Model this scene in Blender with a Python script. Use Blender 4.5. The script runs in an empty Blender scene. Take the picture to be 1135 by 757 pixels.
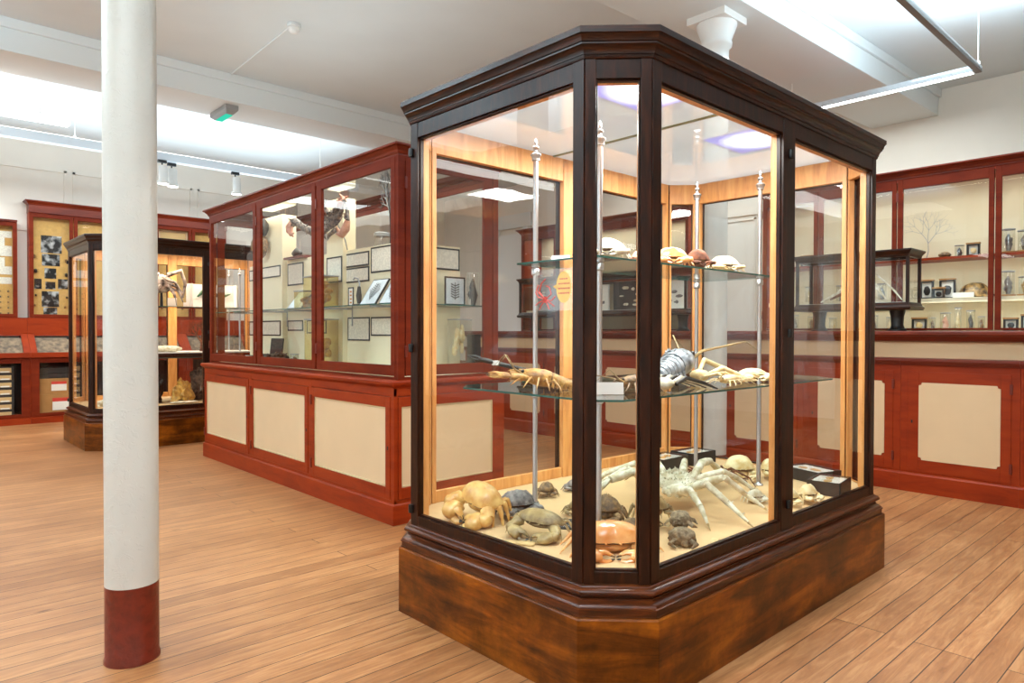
import bpy, bmesh, math, random
from math import sin, cos, pi, radians
from mathutils import Vector, Matrix

SC = bpy.context.scene
COL = SC.collection
RND = random.Random(7)

# ----------------------------------------------------------------- materials
def new_mat(name):
    m = bpy.data.materials.new(name)
    m.use_nodes = True
    nt = m.node_tree
    b = nt.nodes['Principled BSDF']
    return m, nt, b

def lin(c):
    return tuple((x / 12.92 if x <= 0.04045 else ((x + 0.055) / 1.055) ** 2.4) for x in c)

def rgb(r, g, b):
    return lin((r / 255, g / 255, b / 255)) + (1.0,)

def plain(name, col, rough=0.5, metal=0.0, noise=0.0, scale=20.0, bump=0.0, col2=None, coat=0.0, spec=0.5, lo=.35, hi=.65):
    m, nt, b = new_mat(name)
    b.inputs['Roughness'].default_value = rough
    b.inputs['Metallic'].default_value = metal
    b.inputs['Specular IOR Level'].default_value = spec
    if coat:
        b.inputs['Coat Weight'].default_value = coat
        b.inputs['Coat Roughness'].default_value = 0.15
    if noise or bump or col2:
        tc = nt.nodes.new('ShaderNodeTexCoord')
        n = nt.nodes.new('ShaderNodeTexNoise')
        n.inputs['Scale'].default_value = scale
        n.inputs['Detail'].default_value = 5
        nt.links.new(tc.outputs['Object'], n.inputs['Vector'])
        ramp = nt.nodes.new('ShaderNodeValToRGB')
        ramp.color_ramp.elements[0].position = lo
        ramp.color_ramp.elements[1].position = hi
        c2 = col2 if col2 else tuple(max(0, x * (1 - noise)) for x in col[:3]) + (1,)
        ramp.color_ramp.elements[0].color = c2
        ramp.color_ramp.elements[1].color = col
        nt.links.new(n.outputs['Fac'], ramp.inputs['Fac'])
        nt.links.new(ramp.outputs['Color'], b.inputs['Base Color'])
        if bump:
            bp = nt.nodes.new('ShaderNodeBump')
            bp.inputs['Strength'].default_value = bump
            bp.inputs['Distance'].default_value = 0.01
            nt.links.new(n.outputs['Fac'], bp.inputs['Height'])
            nt.links.new(bp.outputs['Normal'], b.inputs['Normal'])
    else:
        b.inputs['Base Color'].default_value = col
    return m

def wood(name, cols, stretch=(4, 4, 40), scale=1.0, rough=0.35, coat=0.0, blotch=0.0, bump=0.05, spec=0.5):
    """grain from stretched noise; cols = dark, mid, light"""
    m, nt, b = new_mat(name)
    tc = nt.nodes.new('ShaderNodeTexCoord')
    mp = nt.nodes.new('ShaderNodeMapping')
    mp.inputs['Scale'].default_value = stretch
    nt.links.new(tc.outputs['Object'], mp.inputs['Vector'])
    n = nt.nodes.new('ShaderNodeTexNoise')
    n.inputs['Scale'].default_value = scale
    n.inputs['Detail'].default_value = 7
    n.inputs['Roughness'].default_value = 0.62
    n.inputs['Distortion'].default_value = 0.6
    nt.links.new(mp.outputs['Vector'], n.inputs['Vector'])
    ramp = nt.nodes.new('ShaderNodeValToRGB')
    e = ramp.color_ramp.elements
    e[0].position = 0.3; e[0].color = cols[0]
    e[1].position = 0.72; e[1].color = cols[2]
    x = e.new(0.5); x.color = cols[1]
    nt.links.new(n.outputs['Fac'], ramp.inputs['Fac'])
    out = ramp.outputs['Color']
    if blotch:
        n2 = nt.nodes.new('ShaderNodeTexNoise')
        n2.inputs['Scale'].default_value = 4.5
        n2.inputs['Detail'].default_value = 6
        n2.inputs['Roughness'].default_value = 0.7
        nt.links.new(tc.outputs['Object'], n2.inputs['Vector'])
        r2 = nt.nodes.new('ShaderNodeValToRGB')
        r2.color_ramp.elements[0].position = 0.36
        r2.color_ramp.elements[0].color = (1 - blotch,) * 3 + (1,)
        r2.color_ramp.elements[1].position = 0.62
        r2.color_ramp.elements[1].color = (1.15, 1.15, 1.15, 1)
        nt.links.new(n2.outputs['Fac'], r2.inputs['Fac'])
        mx = nt.nodes.new('ShaderNodeMix'); mx.data_type = 'RGBA'; mx.blend_type = 'MULTIPLY'
        mx.inputs[0].default_value = 1.0
        nt.links.new(out, mx.inputs[6]); nt.links.new(r2.outputs['Color'], mx.inputs[7])
        out = mx.outputs[2]
    nt.links.new(out, b.inputs['Base Color'])
    b.inputs['Roughness'].default_value = rough
    b.inputs['Specular IOR Level'].default_value = spec
    b.inputs['Coat Weight'].default_value = coat
    b.inputs['Coat Roughness'].default_value = 0.2
    if bump:
        bp = nt.nodes.new('ShaderNodeBump')
        bp.inputs['Strength'].default_value = bump
        bp.inputs['Distance'].default_value = 0.005
        nt.links.new(n.outputs['Fac'], bp.inputs['Height'])
        nt.links.new(bp.outputs['Normal'], b.inputs['Normal'])
    return m

def glass(name, tint=(1, 1, 1, 1), base=0.05, wavy=0.0, gain=1.0, milk=0.0, glow=0.0):
    """thin sheet of glass: clear with a Schlick reflection"""
    m = bpy.data.materials.new(name); m.use_nodes = True
    nt = m.node_tree; nt.nodes.clear()
    out = nt.nodes.new('ShaderNodeOutputMaterial')
    tr = nt.nodes.new('ShaderNodeBsdfTransparent'); tr.inputs['Color'].default_value = tint
    gl = nt.nodes.new('ShaderNodeBsdfGlossy'); gl.inputs['Roughness'].default_value = 0.0
    lw = nt.nodes.new('ShaderNodeLayerWeight'); lw.inputs['Blend'].default_value = 0.5
    pw = nt.nodes.new('ShaderNodeMath'); pw.operation = 'POWER'; pw.inputs[1].default_value = 4.5
    nt.links.new(lw.outputs['Facing'], pw.inputs[0])
    ma = nt.nodes.new('ShaderNodeMath'); ma.operation = 'MULTIPLY_ADD'
    ma.inputs[1].default_value = (1 - base) * gain; ma.inputs[2].default_value = base
    ma.use_clamp = True
    nt.links.new(pw.outputs[0], ma.inputs[0])
    mix = nt.nodes.new('ShaderNodeMixShader')
    nt.links.new(ma.outputs[0], mix.inputs[0])
    src = tr.outputs[0]
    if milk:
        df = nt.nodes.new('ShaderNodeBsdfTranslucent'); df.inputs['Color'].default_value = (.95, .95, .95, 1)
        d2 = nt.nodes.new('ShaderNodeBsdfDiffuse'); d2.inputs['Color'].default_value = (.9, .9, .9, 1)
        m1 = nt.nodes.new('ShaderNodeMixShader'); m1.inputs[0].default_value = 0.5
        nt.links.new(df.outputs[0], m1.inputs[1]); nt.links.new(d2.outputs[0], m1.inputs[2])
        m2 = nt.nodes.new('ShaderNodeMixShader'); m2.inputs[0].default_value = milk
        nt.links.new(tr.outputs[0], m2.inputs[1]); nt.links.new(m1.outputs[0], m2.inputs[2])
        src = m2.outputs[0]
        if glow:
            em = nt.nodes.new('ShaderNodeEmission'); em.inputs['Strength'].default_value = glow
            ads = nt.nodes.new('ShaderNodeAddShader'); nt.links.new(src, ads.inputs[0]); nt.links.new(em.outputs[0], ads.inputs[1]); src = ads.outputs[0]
    nt.links.new(src, mix.inputs[1]); nt.links.new(gl.outputs[0], mix.inputs[2])
    if wavy:
        tc = nt.nodes.new('ShaderNodeTexCoord')
        n = nt.nodes.new('ShaderNodeTexNoise'); n.inputs['Scale'].default_value = 2.2; n.inputs['Detail'].default_value = 2
        nt.links.new(tc.outputs['Object'], n.inputs['Vector'])
        bp = nt.nodes.new('ShaderNodeBump'); bp.inputs['Strength'].default_value = wavy; bp.inputs['Distance'].default_value = 0.02
        nt.links.new(n.outputs['Fac'], bp.inputs['Height'])
        nt.links.new(bp.outputs['Normal'], gl.inputs['Normal'])
    nt.links.new(mix.outputs[0], out.inputs[0])
    return m

def emit(name, col, strength, col_edge=None):
    m = bpy.data.materials.new(name); m.use_nodes = True
    nt = m.node_tree; nt.nodes.clear()
    out = nt.nodes.new('ShaderNodeOutputMaterial')
    em = nt.nodes.new('ShaderNodeEmission')
    em.inputs['Color'].default_value = col; em.inputs['Strength'].default_value = strength
    if col_edge:
        tc = nt.nodes.new('ShaderNodeTexCoord')
        mp = nt.nodes.new('ShaderNodeMapping'); mp.inputs['Location'].default_value = (-1, -1, 0); mp.inputs['Scale'].default_value = (2, 2, 0)
        nt.links.new(tc.outputs['Generated'], mp.inputs['Vector'])
        gr = nt.nodes.new('ShaderNodeTexGradient'); gr.gradient_type = 'SPHERICAL'
        nt.links.new(mp.outputs['Vector'], gr.inputs['Vector'])
        rp = nt.nodes.new('ShaderNodeValToRGB')
        rp.color_ramp.elements[0].position = 0.0; rp.color_ramp.elements[0].color = col_edge
        rp.color_ramp.elements[1].position = 0.58; rp.color_ramp.elements[1].color = col
        nt.links.new(gr.outputs['Fac'], rp.inputs['Fac'])
        nt.links.new(rp.outputs['Color'], em.inputs['Color'])
    nt.links.new(em.outputs[0], out.inputs[0])
    return m

def stripes_mat(name, paper, ink, scale=90.0, axis=2, width=0.45, gaps=True):
    """paper with rows of unreadable small print"""
    m, nt, b = new_mat(name)
    tc = nt.nodes.new('ShaderNodeTexCoord')
    w = nt.nodes.new('ShaderNodeTexWave'); w.wave_type = 'BANDS'
    w.bands_direction = ('X', 'Y', 'Z')[axis]
    w.inputs['Scale'].default_value = scale
    nt.links.new(tc.outputs['Object'], w.inputs['Vector'])
    n = nt.nodes.new('ShaderNodeTexNoise'); n.inputs['Scale'].default_value = 60; n.inputs['Detail'].default_value = 1
    nt.links.new(tc.outputs['Object'], n.inputs['Vector'])
    gt = nt.nodes.new('ShaderNodeMath'); gt.operation = 'GREATER_THAN'; gt.inputs[1].default_value = 1 - width
    nt.links.new(w.outputs['Fac'], gt.inputs[0])
    g2 = nt.nodes.new('ShaderNodeMath'); g2.operation = 'GREATER_THAN'; g2.inputs[1].default_value = 0.48
    nt.links.new(n.outputs['Fac'], g2.inputs[0])
    mu = nt.nodes.new('ShaderNodeMath'); mu.operation = 'MULTIPLY'
    nt.links.new(gt.outputs[0], mu.inputs[0]); nt.links.new(g2.outputs[0], mu.inputs[1])
    m2 = nt.nodes.new('ShaderNodeMath'); m2.operation = 'MULTIPLY'; m2.inputs[1].default_value = 0.3
    nt.links.new(mu.outputs[0], m2.inputs[0])
    mx = nt.nodes.new('ShaderNodeMix'); mx.data_type = 'RGBA'
    mx.inputs[6].default_value = paper; mx.inputs[7].default_value = ink
    nt.links.new(m2.outputs[0], mx.inputs[0])
    nt.links.new(mx.outputs[2], b.inputs['Base Color'])
    b.inputs['Roughness'].default_value = 0.6
    return m

def floor_mat():
    m, nt, b = new_mat('pine_floorboards')
    L = nt.links.new
    tc = nt.nodes.new('ShaderNodeTexCoord')
    br = nt.nodes.new('ShaderNodeTexBrick')
    br.inputs['Scale'].default_value = 1.0
    br.inputs['Mortar Size'].default_value = 0.0022
    br.inputs['Mortar Smooth'].default_value = 0.1
    br.inputs['Brick Width'].default_value = 3.1
    br.inputs['Row Height'].default_value = 0.105
    br.offset = 0.37; br.offset_frequency = 3
    br.squash = 1.0
    br.inputs['Color1'].default_value = (0.0, 0.0, 0.0, 1)
    br.inputs['Color2'].default_value = (1.0, 1.0, 1.0, 1)
    br.inputs['Mortar'].default_value = (0.5, 0.5, 0.5, 1)
    L(tc.outputs['Object'], br.inputs['Vector'])
    mp = nt.nodes.new('ShaderNodeMapping'); mp.inputs['Scale'].default_value = (2.2, 22, 1)
    L(tc.outputs['Object'], mp.inputs['Vector'])
    # shift the grain per board
    ad = nt.nodes.new('ShaderNodeVectorMath'); ad.operation = 'MULTIPLY_ADD'
    ad.inputs[1].default_value = (13, 31, 7)
    L(br.outputs['Color'], ad.inputs[0]); L(mp.outputs['Vector'], ad.inputs[2])
    n = nt.nodes.new('ShaderNodeTexNoise'); n.inputs['Scale'].default_value = 1.3; n.inputs['Detail'].default_value = 8
    n.inputs['Roughness'].default_value = 0.65; n.inputs['Distortion'].default_value = 1.4
    L(ad.outputs[0], n.inputs['Vector'])
    rp = nt.nodes.new('ShaderNodeValToRGB')
    e = rp.color_ramp.elements
    e[0].position = 0.22; e[0].color = rgb(140, 88, 50)
    e[1].position = 0.74; e[1].color = rgb(206, 154, 104)
    x = e.new(0.5); x.color = rgb(180, 124, 78)
    L(n.outputs['Fac'], rp.inputs['Fac'])
    # board to board tint
    bt = nt.nodes.new('ShaderNodeMix'); bt.data_type = 'RGBA'; bt.blend_type = 'MULTIPLY'; bt.inputs[0].default_value = 1.0
    r2 = nt.nodes.new('ShaderNodeValToRGB')
    r2.color_ramp.elements[0].color = (0.80, 0.75, 0.70, 1); r2.color_ramp.elements[1].color = (1.06, 1.06, 1.05, 1)
    L(br.outputs['Color'], r2.inputs['Fac'])
    L(rp.outputs['Color'], bt.inputs[6]); L(r2.outputs['Color'], bt.inputs[7])
    # broad worn patches
    n3 = nt.nodes.new('ShaderNodeTexNoise'); n3.inputs['Scale'].default_value = 0.9; n3.inputs['Detail'].default_value = 5
    L(tc.outputs['Object'], n3.inputs['Vector'])
    r3 = nt.nodes.new('ShaderNodeValToRGB')
    r3.color_ramp.elements[0].position = 0.35; r3.color_ramp.elements[0].color = (0.72, 0.64, 0.56, 1)
    r3.color_ramp.elements[1].position = 0.6; r3.color_ramp.elements[1].color = (1.04, 1.04, 1.04, 1)
    L(n3.outputs['Fac'], r3.inputs['Fac'])
    b3 = nt.nodes.new('ShaderNodeMix'); b3.data_type = 'RGBA'; b3.blend_type = 'MULTIPLY'; b3.inputs[0].default_value = 1.0
    L(bt.outputs[2], b3.inputs[6]); L(r3.outputs['Color'], b3.inputs[7])
    # knots and stains
    vo = nt.nodes.new('ShaderNodeTexVoronoi'); vo.inputs['Scale'].default_value = 1.0
    mk = nt.nodes.new('ShaderNodeMapping'); mk.inputs['Scale'].default_value = (1.5, 4.2, 1)
    L(tc.outputs['Object'], mk.inputs['Vector']); L(mk.outputs['Vector'], vo.inputs['Vector'])
    rk = nt.nodes.new('ShaderNodeValToRGB')
    rk.color_ramp.elements[0].position = 0.02; rk.color_ramp.elements[0].color = (0.30, 0.22, 0.18, 1)
    rk.color_ramp.elements[1].position = 0.07; rk.color_ramp.elements[1].color = (1, 1, 1, 1)
    L(vo.outputs['Distance'], rk.inputs['Fac'])
    b4 = nt.nodes.new('ShaderNodeMix'); b4.data_type = 'RGBA'; b4.blend_type = 'MULTIPLY'; b4.inputs[0].default_value = 0.8
    L(b3.outputs[2], b4.inputs[6]); L(rk.outputs['Color'], b4.inputs[7])
    # gaps
    gp = nt.nodes.new('ShaderNodeMix'); gp.data_type = 'RGBA'
    gp.inputs[7].default_value = rgb(44, 24, 12)
    gm = nt.nodes.new('ShaderNodeMath'); gm.operation = 'MULTIPLY'; gm.inputs[1].default_value = 0.92
    L(br.outputs['Fac'], gm.inputs[0])
    L(gm.outputs[0], gp.inputs[0]); L(b4.outputs[2], gp.inputs[6])
    L(gp.outputs[2], b.inputs['Base Color'])
    b.inputs['Roughness'].default_value = 0.42
    bp = nt.nodes.new('ShaderNodeBump'); bp.inputs['Strength'].default_value = 0.12; bp.inputs['Distance'].default_value = 0.004
    L(n.outputs['Fac'], bp.inputs['Height']); L(bp.outputs['Normal'], b.inputs['Normal'])
    rr = nt.nodes.new('ShaderNodeMapRange'); rr.inputs[3].default_value = 0.32; rr.inputs[4].default_value = 0.55
    L(n.outputs['Fac'], rr.inputs[0]); L(rr.outputs[0], b.inputs['Roughness'])
    return m

def column_paint(name):
    m = plain(name, rgb(200, 196, 188), 0.36, noise=0.05, scale=7)
    nt = m.node_tree; b = nt.nodes['Principled BSDF']
    tc = nt.nodes.new('ShaderNodeTexCoord')
    v = nt.nodes.new('ShaderNodeTexNoise'); v.inputs['Scale'].default_value = 26; v.inputs['Detail'].default_value = 3; v.inputs['Distortion'].default_value = 1.2
    nt.links.new(tc.outputs['Object'], v.inputs['Vector'])
    r = nt.nodes.new('ShaderNodeValToRGB'); r.color_ramp.elements[0].position = .56; r.color_ramp.elements[1].position = .60
    nt.links.new(v.outputs['Fac'], r.inputs['Fac'])
    n2 = nt.nodes.new('ShaderNodeTexNoise'); n2.inputs['Scale'].default_value = 5; n2.inputs['Detail'].default_value = 4
    nt.links.new(tc.outputs['Object'], n2.inputs['Vector'])
    ad = nt.nodes.new('ShaderNodeMath'); ad.operation = 'MULTIPLY_ADD'; ad.inputs[1].default_value = 2.5
    nt.links.new(n2.outputs['Fac'], ad.inputs[0]); nt.links.new(r.outputs['Color'], ad.inputs[2])
    bp = nt.nodes.new('ShaderNodeBump'); bp.inputs['Strength'].default_value = .3; bp.inputs['Distance'].default_value = .004
    nt.links.new(ad.outputs[0], bp.inputs['Height']); nt.links.new(bp.outputs['Normal'], b.inputs['Normal'])
    return m

M = {}
M['floor'] = floor_mat()
M['wall'] = plain('cream_wall_paint', rgb(234, 227, 216), 0.7, noise=0.03, scale=3)
M['ceil'] = plain('ceiling_paint', rgb(220, 227, 230), 0.75, noise=0.03, scale=2)
M['beam'] = plain('beam_paint', rgb(222, 227, 228), 0.65)
M['column_white'] = column_paint('column_white_gloss')
M['column_red'] = plain('column_red_paint', rgb(112, 34, 18), 0.35, noise=0.35, scale=30, bump=0.4)
M['oak'] = wood('dark_oak', (rgb(20, 7, 3), rgb(39, 15, 5), rgb(64, 28, 9)), (30, 30, 5), 1.4, 0.34, 0.0, bump=0.02, spec=0.25)
M['oak_h'] = wood('dark_oak_moulding', (rgb(22, 8, 3), rgb(42, 17, 6), rgb(78, 36, 12)), (6, 6, 60), 1.2, 0.3, 0.0, bump=0, spec=0.3)
M['oak_m'] = wood('brown_oak_moulding', (rgb(40, 16, 5), rgb(76, 33, 10), rgb(112, 54, 18)), (6, 6, 60), 1.2, 0.28, 0.0, bump=0, spec=.35)
M['red_up'] = wood('dull_red_paint', (rgb(92, 26, 10), rgb(110, 36, 14), rgb(122, 43, 18)), (3, 3, 14), 0.8, 0.5, 0.0, bump=0.03, spec=0.12)
M['plinth'] = wood('plinth_oak', (rgb(54, 23, 3), rgb(120, 60, 8), rgb(164, 92, 17)), (2.2, 2.2, 14), 1.0, 0.3, 0.0, blotch=0.55, spec=.25)
M['pine'] = wood('pale_pine', (rgb(188, 120, 62), rgb(214, 150, 84), rgb(228, 172, 108)), (26, 26, 3), 1.0, 0.45)
M['red'] = wood('red_brown_paint', (rgb(122, 36, 9), rgb(144, 47, 12), rgb(154, 56, 16)), (3, 3, 14), 0.8, 0.42, 0.0, bump=0.03, spec=0.22)
M['red_top'] = wood('red_brown_moulding', (rgb(88, 26, 12), rgb(112, 38, 17), rgb(128, 46, 20)), (3, 3, 14), 0.8, 0.36, 0.0, bump=0.03, spec=0.3)
M['red_dark'] = plain('dark_red_shelf_edge', rgb(105, 32, 18), 0.35)
M['cream'] = plain('cream_panel_paint', rgb(220, 190, 150), 0.5, noise=0.04, scale=4)
M['cream_in'] = plain('cream_lining', rgb(232, 220, 186), 0.6, noise=0.03, scale=5)
M['cloth'] = plain('sand_cloth', rgb(214, 178, 130), 0.85, noise=0.10, scale=6, bump=0.1)
M['glass'] = glass('pane_glass', (0.985, 0.99, 0.985, 1), 0.035, wavy=0.06)
M['glass_old'] = glass('old_wavy_glass', (0.975, 0.98, 0.975, 1), 0.045, wavy=0.12)
M['glass_shelf'] = glass('shelf_glass', (0.93, 0.97, 0.95, 1), 0.06)
M['glass_edge'] = plain('green_glass_edge', rgb(40, 92, 84), 0.15)
M['glass_top'] = glass('case_top_glass', (0.95, 0.96, 0.96, 1), 0.06, milk=0.62, glow=0.28)  # glow added to brighten the case top; the glass is no lamp
M['jar'] = glass('jar_glass', (0.95, 0.96, 0.93, 1), 0.10, gain=0.8, milk=.07)
M['chrome'] = plain('brushed_steel', rgb(196, 196, 200), 0.28, 1.0)
M['silver'] = plain('aluminium', rgb(200, 203, 208), 0.4, 0.6)
M['black'] = plain('black_iron', rgb(16, 15, 15), 0.4)
M['blackboard'] = plain('black_card', rgb(30, 29, 30), 0.6)
M['white'] = plain('white_plastic', rgb(232, 232, 230), 0.4)
M['paper'] = plain('paper', rgb(240, 236, 226), 0.7)
M['tanpaper'] = plain('yellowed_card', rgb(206, 172, 118), 0.8)
M['print'] = stripes_mat('printed_text_sheet', rgb(232, 224, 206), rgb(70, 64, 58), 62, 2)
M['print_small'] = stripes_mat('printed_label', rgb(236, 230, 214), rgb(80, 70, 60), 120, 2)
M['print_white'] = stripes_mat('white_print_on_black', rgb(28, 28, 30), rgb(235, 235, 235), 46, 1, 0.5)
M['grey'] = plain('grey_plastic', rgb(150, 150, 150), 0.5)
M['photo'] = plain('black_and_white_photo', rgb(190, 190, 188), 0.35, scale=9, col2=rgb(18, 18, 20), lo=.5, hi=.66)
M['cork'] = plain('straw_board', rgb(208, 164, 92), 0.8, noise=0.14, scale=24)
M['drawing'] = plain('pencil_drawing', rgb(218, 226, 230), 0.5, scale=26, col2=rgb(198, 207, 214))
M['dark_in'] = plain('dark_interior', rgb(26, 24, 26), 0.6)
M['kraft'] = plain('kraft_cardboard', rgb(176, 128, 72), 0.8, noise=0.1, scale=8)
M['binder'] = plain('dark_binder_cloth', rgb(48, 42, 40), 0.7)
M['led'] = emit('led_panel', (1.0, 1.0, 1.0, 1), 4.0, (0.08, 0.07, 0.34, 1))
M['tube'] = emit('fluorescent_diffuser', (1.0, 0.98, 0.95, 1), 7.0)
M['spot'] = emit('spot_lens', (1.0, 0.96, 0.88, 1), 9.0)
M['tube_soft'] = emit('soft_tube', (1.0, 0.98, 0.95, 1), 1.1)
M['green'] = emit('green_exit_lens', (0.08, 0.75, 0.5, 1), 0.9)
# specimen materials
def spec(name, a, b_, rough=0.4, scale=25, bump=0.25, coat=0.0):
    return plain(name, rgb(*a), rough, scale=scale, col2=rgb(*b_), bump=bump, coat=coat)
M['s_tan'] = spec('tan_shell', (236, 196, 120), (204, 144, 70), 0.35, 22, 0.3, 0.3)
M['s_orange'] = spec('orange_shell', (240, 182, 116), (216, 138, 72), 0.25, 14, 0.15, 0.6)
M['s_grey'] = spec('grey_shell', (146, 138, 134), (84, 78, 78), 0.5, 40, 0.4)
M['s_olive'] = spec('olive_shell', (186, 160, 108), (116, 92, 56), 0.4, 18, 0.2)
M['s_brown'] = spec('brown_shell', (150, 116, 74), (70, 50, 34), 0.5, 45, 0.6)
M['s_white'] = spec('chalky_shell', (240, 236, 220), (196, 184, 150), 0.5, 30, 0.5)
M['s_cream'] = spec('cream_shell', (240, 226, 184), (214, 182, 120), 0.45, 30, 0.3)
M['s_pink'] = spec('pink_shell', (232, 184, 160), (208, 138, 112), 0.4, 20, 0.2)
M['s_blue'] = spec('blue_grey_shell', (184, 190, 198), (86, 92, 100), 0.3, 22, 0.2, 0.2)
M['s_dark'] = spec('dark_claw', (52, 42, 36), (24, 20, 18), 0.4, 30, 0.2)
M['s_sponge'] = spec('sponge', (150, 132, 104), (98, 82, 62), 0.85, 60, 0.9)
M['s_yellow'] = spec('yellow_preserved_flesh', (216, 172, 84), (150, 104, 46), 0.4, 18, 0.3)
M['s_rock'] = spec('rough_rock', (128, 104, 84), (52, 42, 36), 0.9, 22, 1.0)
M['s_coral'] = spec('brown_coral', (136, 82, 54), (74, 42, 30), 0.85, 40, 0.5)
M['s_black'] = spec('black_coral', (38, 34, 36), (16, 14, 16), 0.5, 40, 0.3)
M['fluid'] = glass('preserving_fluid', (0.86, 0.80, 0.55, 1), 0.03)

# ----------------------------------------------------------------- mesh builder
class MB:
    def __init__(s):
        s.v = []; s.f = []; s.m = []
    def quad(s, a, b, c, d, mi=0):
        i = len(s.v); s.v += [tuple(a), tuple(b), tuple(c), tuple(d)]
        s.f.append((i, i + 1, i + 2, i + 3)); s.m.append(mi); return s
    def hexa(s, p, mi=0):
        i = len(s.v); s.v += [tuple(q) for q in p]
        for f in ((0, 3, 2, 1), (4, 5, 6, 7), (0, 1, 5, 4), (1, 2, 6, 5), (2, 3, 7, 6), (3, 0, 4, 7)):
            s.f.append(tuple(i + k for k in f)); s.m.append(mi)
        return s
    def box(s, x0, x1, y0, y1, z0, z1, mi=0):
        return s.hexa([(x0, y0, z0), (x1, y0, z0), (x1, y1, z0), (x0, y1, z0),
                       (x0, y0, z1), (x1, y0, z1), (x1, y1, z1), (x0, y1, z1)], mi)
    def obox(s, P, u, n, u0, u1, w0, w1, z0, z1, mi=0):
        """box on a wall-like line: P origin (2d), u along, n outward; w = depth inwards"""
        def p(a, w, z): return (P[0] + u[0] * a - n[0] * w, P[1] + u[1] * a - n[1] * w, z)
        return s.hexa([p(u0, w0, z0), p(u1, w0, z0), p(u1, w1, z0), p(u0, w1, z0),
                       p(u0, w0, z1), p(u1, w0, z1), p(u1, w1, z1), p(u0, w1, z1)], mi)
    def loft(s, rings, mi=0, cap0=False, cap1=False, close=True):
        n = len(rings[0]); i0 = len(s.v)
        for r in rings: s.v += [tuple(q) for q in r]
        for k in range(len(rings) - 1):
            for j in range(n if close else n - 1):
                a = i0 + k * n + j; b = i0 + k * n + (j + 1) % n
                s.f.append((a, b, b + n, a + n)); s.m.append(mi)
        if cap0: s.f.append(tuple(i0 + j for j in reversed(range(n)))); s.m.append(mi)
        if cap1: s.f.append(tuple(i0 + (len(rings) - 1) * n + j for j in range(n))); s.m.append(mi)
        return s
    def prism(s, poly, z0, z1, mi=0):
        return s.loft([[(x, y, z0) for x, y in poly], [(x, y, z1) for x, y in poly]], mi, True, True)
    def lathe(s, prof, c=(0, 0, 0), n=16, mi=0, cap=True):
        rings = [[(c[0] + r * cos(2 * pi * j / n), c[1] + r * sin(2 * pi * j / n), c[2] + z) for j in range(n)] for r, z in prof]
        return s.loft(rings, mi, cap, cap)
    def tube(s, pts, radii, n=8, mi=0, cap=True, flat=1.0):
        pts = [Vector(p) for p in pts]
        if not isinstance(radii, (list, tuple)): radii = [radii] * len(pts)
        rings = []
        prev = None
        for k, p in enumerate(pts):
            if k == 0: t = pts[1] - p
            elif k == len(pts) - 1: t = p - pts[-2]
            else: t = (pts[k + 1] - p).normalized() + (p - pts[k - 1]).normalized()
            if t.length < 1e-9: t = Vector((0, 0, 1))
            t.normalize()
            if prev is None:
                a = Vector((0, 0, 1)) if abs(t.z) < 0.9 else Vector((1, 0, 0))
                x = t.cross(a).normalized()
            else:
                x = (prev - t * prev.dot(t)).normalized()
            prev = x
            y = t.cross(x)
            r = radii[k]
            rings.append([p + x * (r * cos(2 * pi * j / n)) + y * (r * flat * sin(2 * pi * j / n)) for j in range(n)])
        return s.loft(rings, mi, cap, cap)
    def ell(s, c, r, nu=14, nv=9, mi=0, noise=0.0, seed=1, rot=None):
        rd = random.Random(seed); c = Vector(c)
        rings = []
        for k in range(1, nv):
            ph = pi * k / nv
            ring = []
            for j in range(nu):
                th = 2 * pi * j / nu
                q = 1 + noise * (rd.random() - 0.5) * 2
                v = Vector((r[0] * sin(ph) * cos(th) * q, r[1] * sin(ph) * sin(th) * q, -r[2] * cos(ph) * q))
                if rot: v = rot @ v
                ring.append(c + v)
            rings.append(ring)
        return s.loft(rings, mi, True, True)
    def add(s, other, mat=None, dm=0):
        i = len(s.v)
        for v in other.v:
            s.v.append(tuple(mat @ Vector(v)) if mat else v)
        for f, m in zip(other.f, other.m):
            s.f.append(tuple(i + k for k in f)); s.m.append(m + dm)
        return s
    def build(s, name, mats, parent=None, smooth=False, bevel=0.0, origin=None, sharp=50):
        me = bpy.data.meshes.new(name)
        o = bpy.data.objects.new(name, me)
        off = Vector((0, 0, 0))
        if parent is not None:
            q = parent
            while q is not None:
                off += Vector(q.location); q = q.parent
        if origin is not None:
            o.location = Vector(origin) - off
            off = Vector(origin)
        me.from_pydata([tuple(Vector(v) - off) for v in s.v], [], s.f)
        if not isinstance(mats, (list, tuple)): mats = [mats]
        for m in mats: me.materials.append(m)
        for p, mi in zip(me.polygons, s.m):
            p.material_index = min(mi, len(mats) - 1)
            p.use_smooth = smooth
        if len(s.f) > 1:
            bm = bmesh.new(); bm.from_mesh(me)
            bmesh.ops.recalc_face_normals(bm, faces=bm.faces)
            bm.to_mesh(me); bm.free()
        me.update()
        COL.objects.link(o)
        if parent is not None: o.parent = parent
        if bevel:
            b = o.modifiers.new('edge', 'BEVEL'); b.width = bevel; b.segments = 2
            b.limit_method = 'ANGLE'; b.angle_limit = radians(40)
        if smooth and bevel == 0:
            try: me.set_sharp_from_angle(angle=radians(sharp))
            except Exception: pass
        return o

def tag(o, label=None, cat=None, group=None, kind=None):
    if label: o['label'] = label
    if cat: o['category'] = cat
    if group: o['group'] = group
    if kind: o['kind'] = kind
    return o

def thing(name, label, cat, loc=(0, 0, 0), group=None, kind=None):
    o = bpy.data.objects.new(name, None); COL.objects.link(o)
    o.location = loc; o.empty_display_size = 0.05
    return tag(o, label, cat, group, kind)

def copy_tree(o, parent=None):
    c = o.copy(); COL.objects.link(c); c.parent = parent
    for ch in list(o.children): copy_tree(ch, c)
    return c
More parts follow.
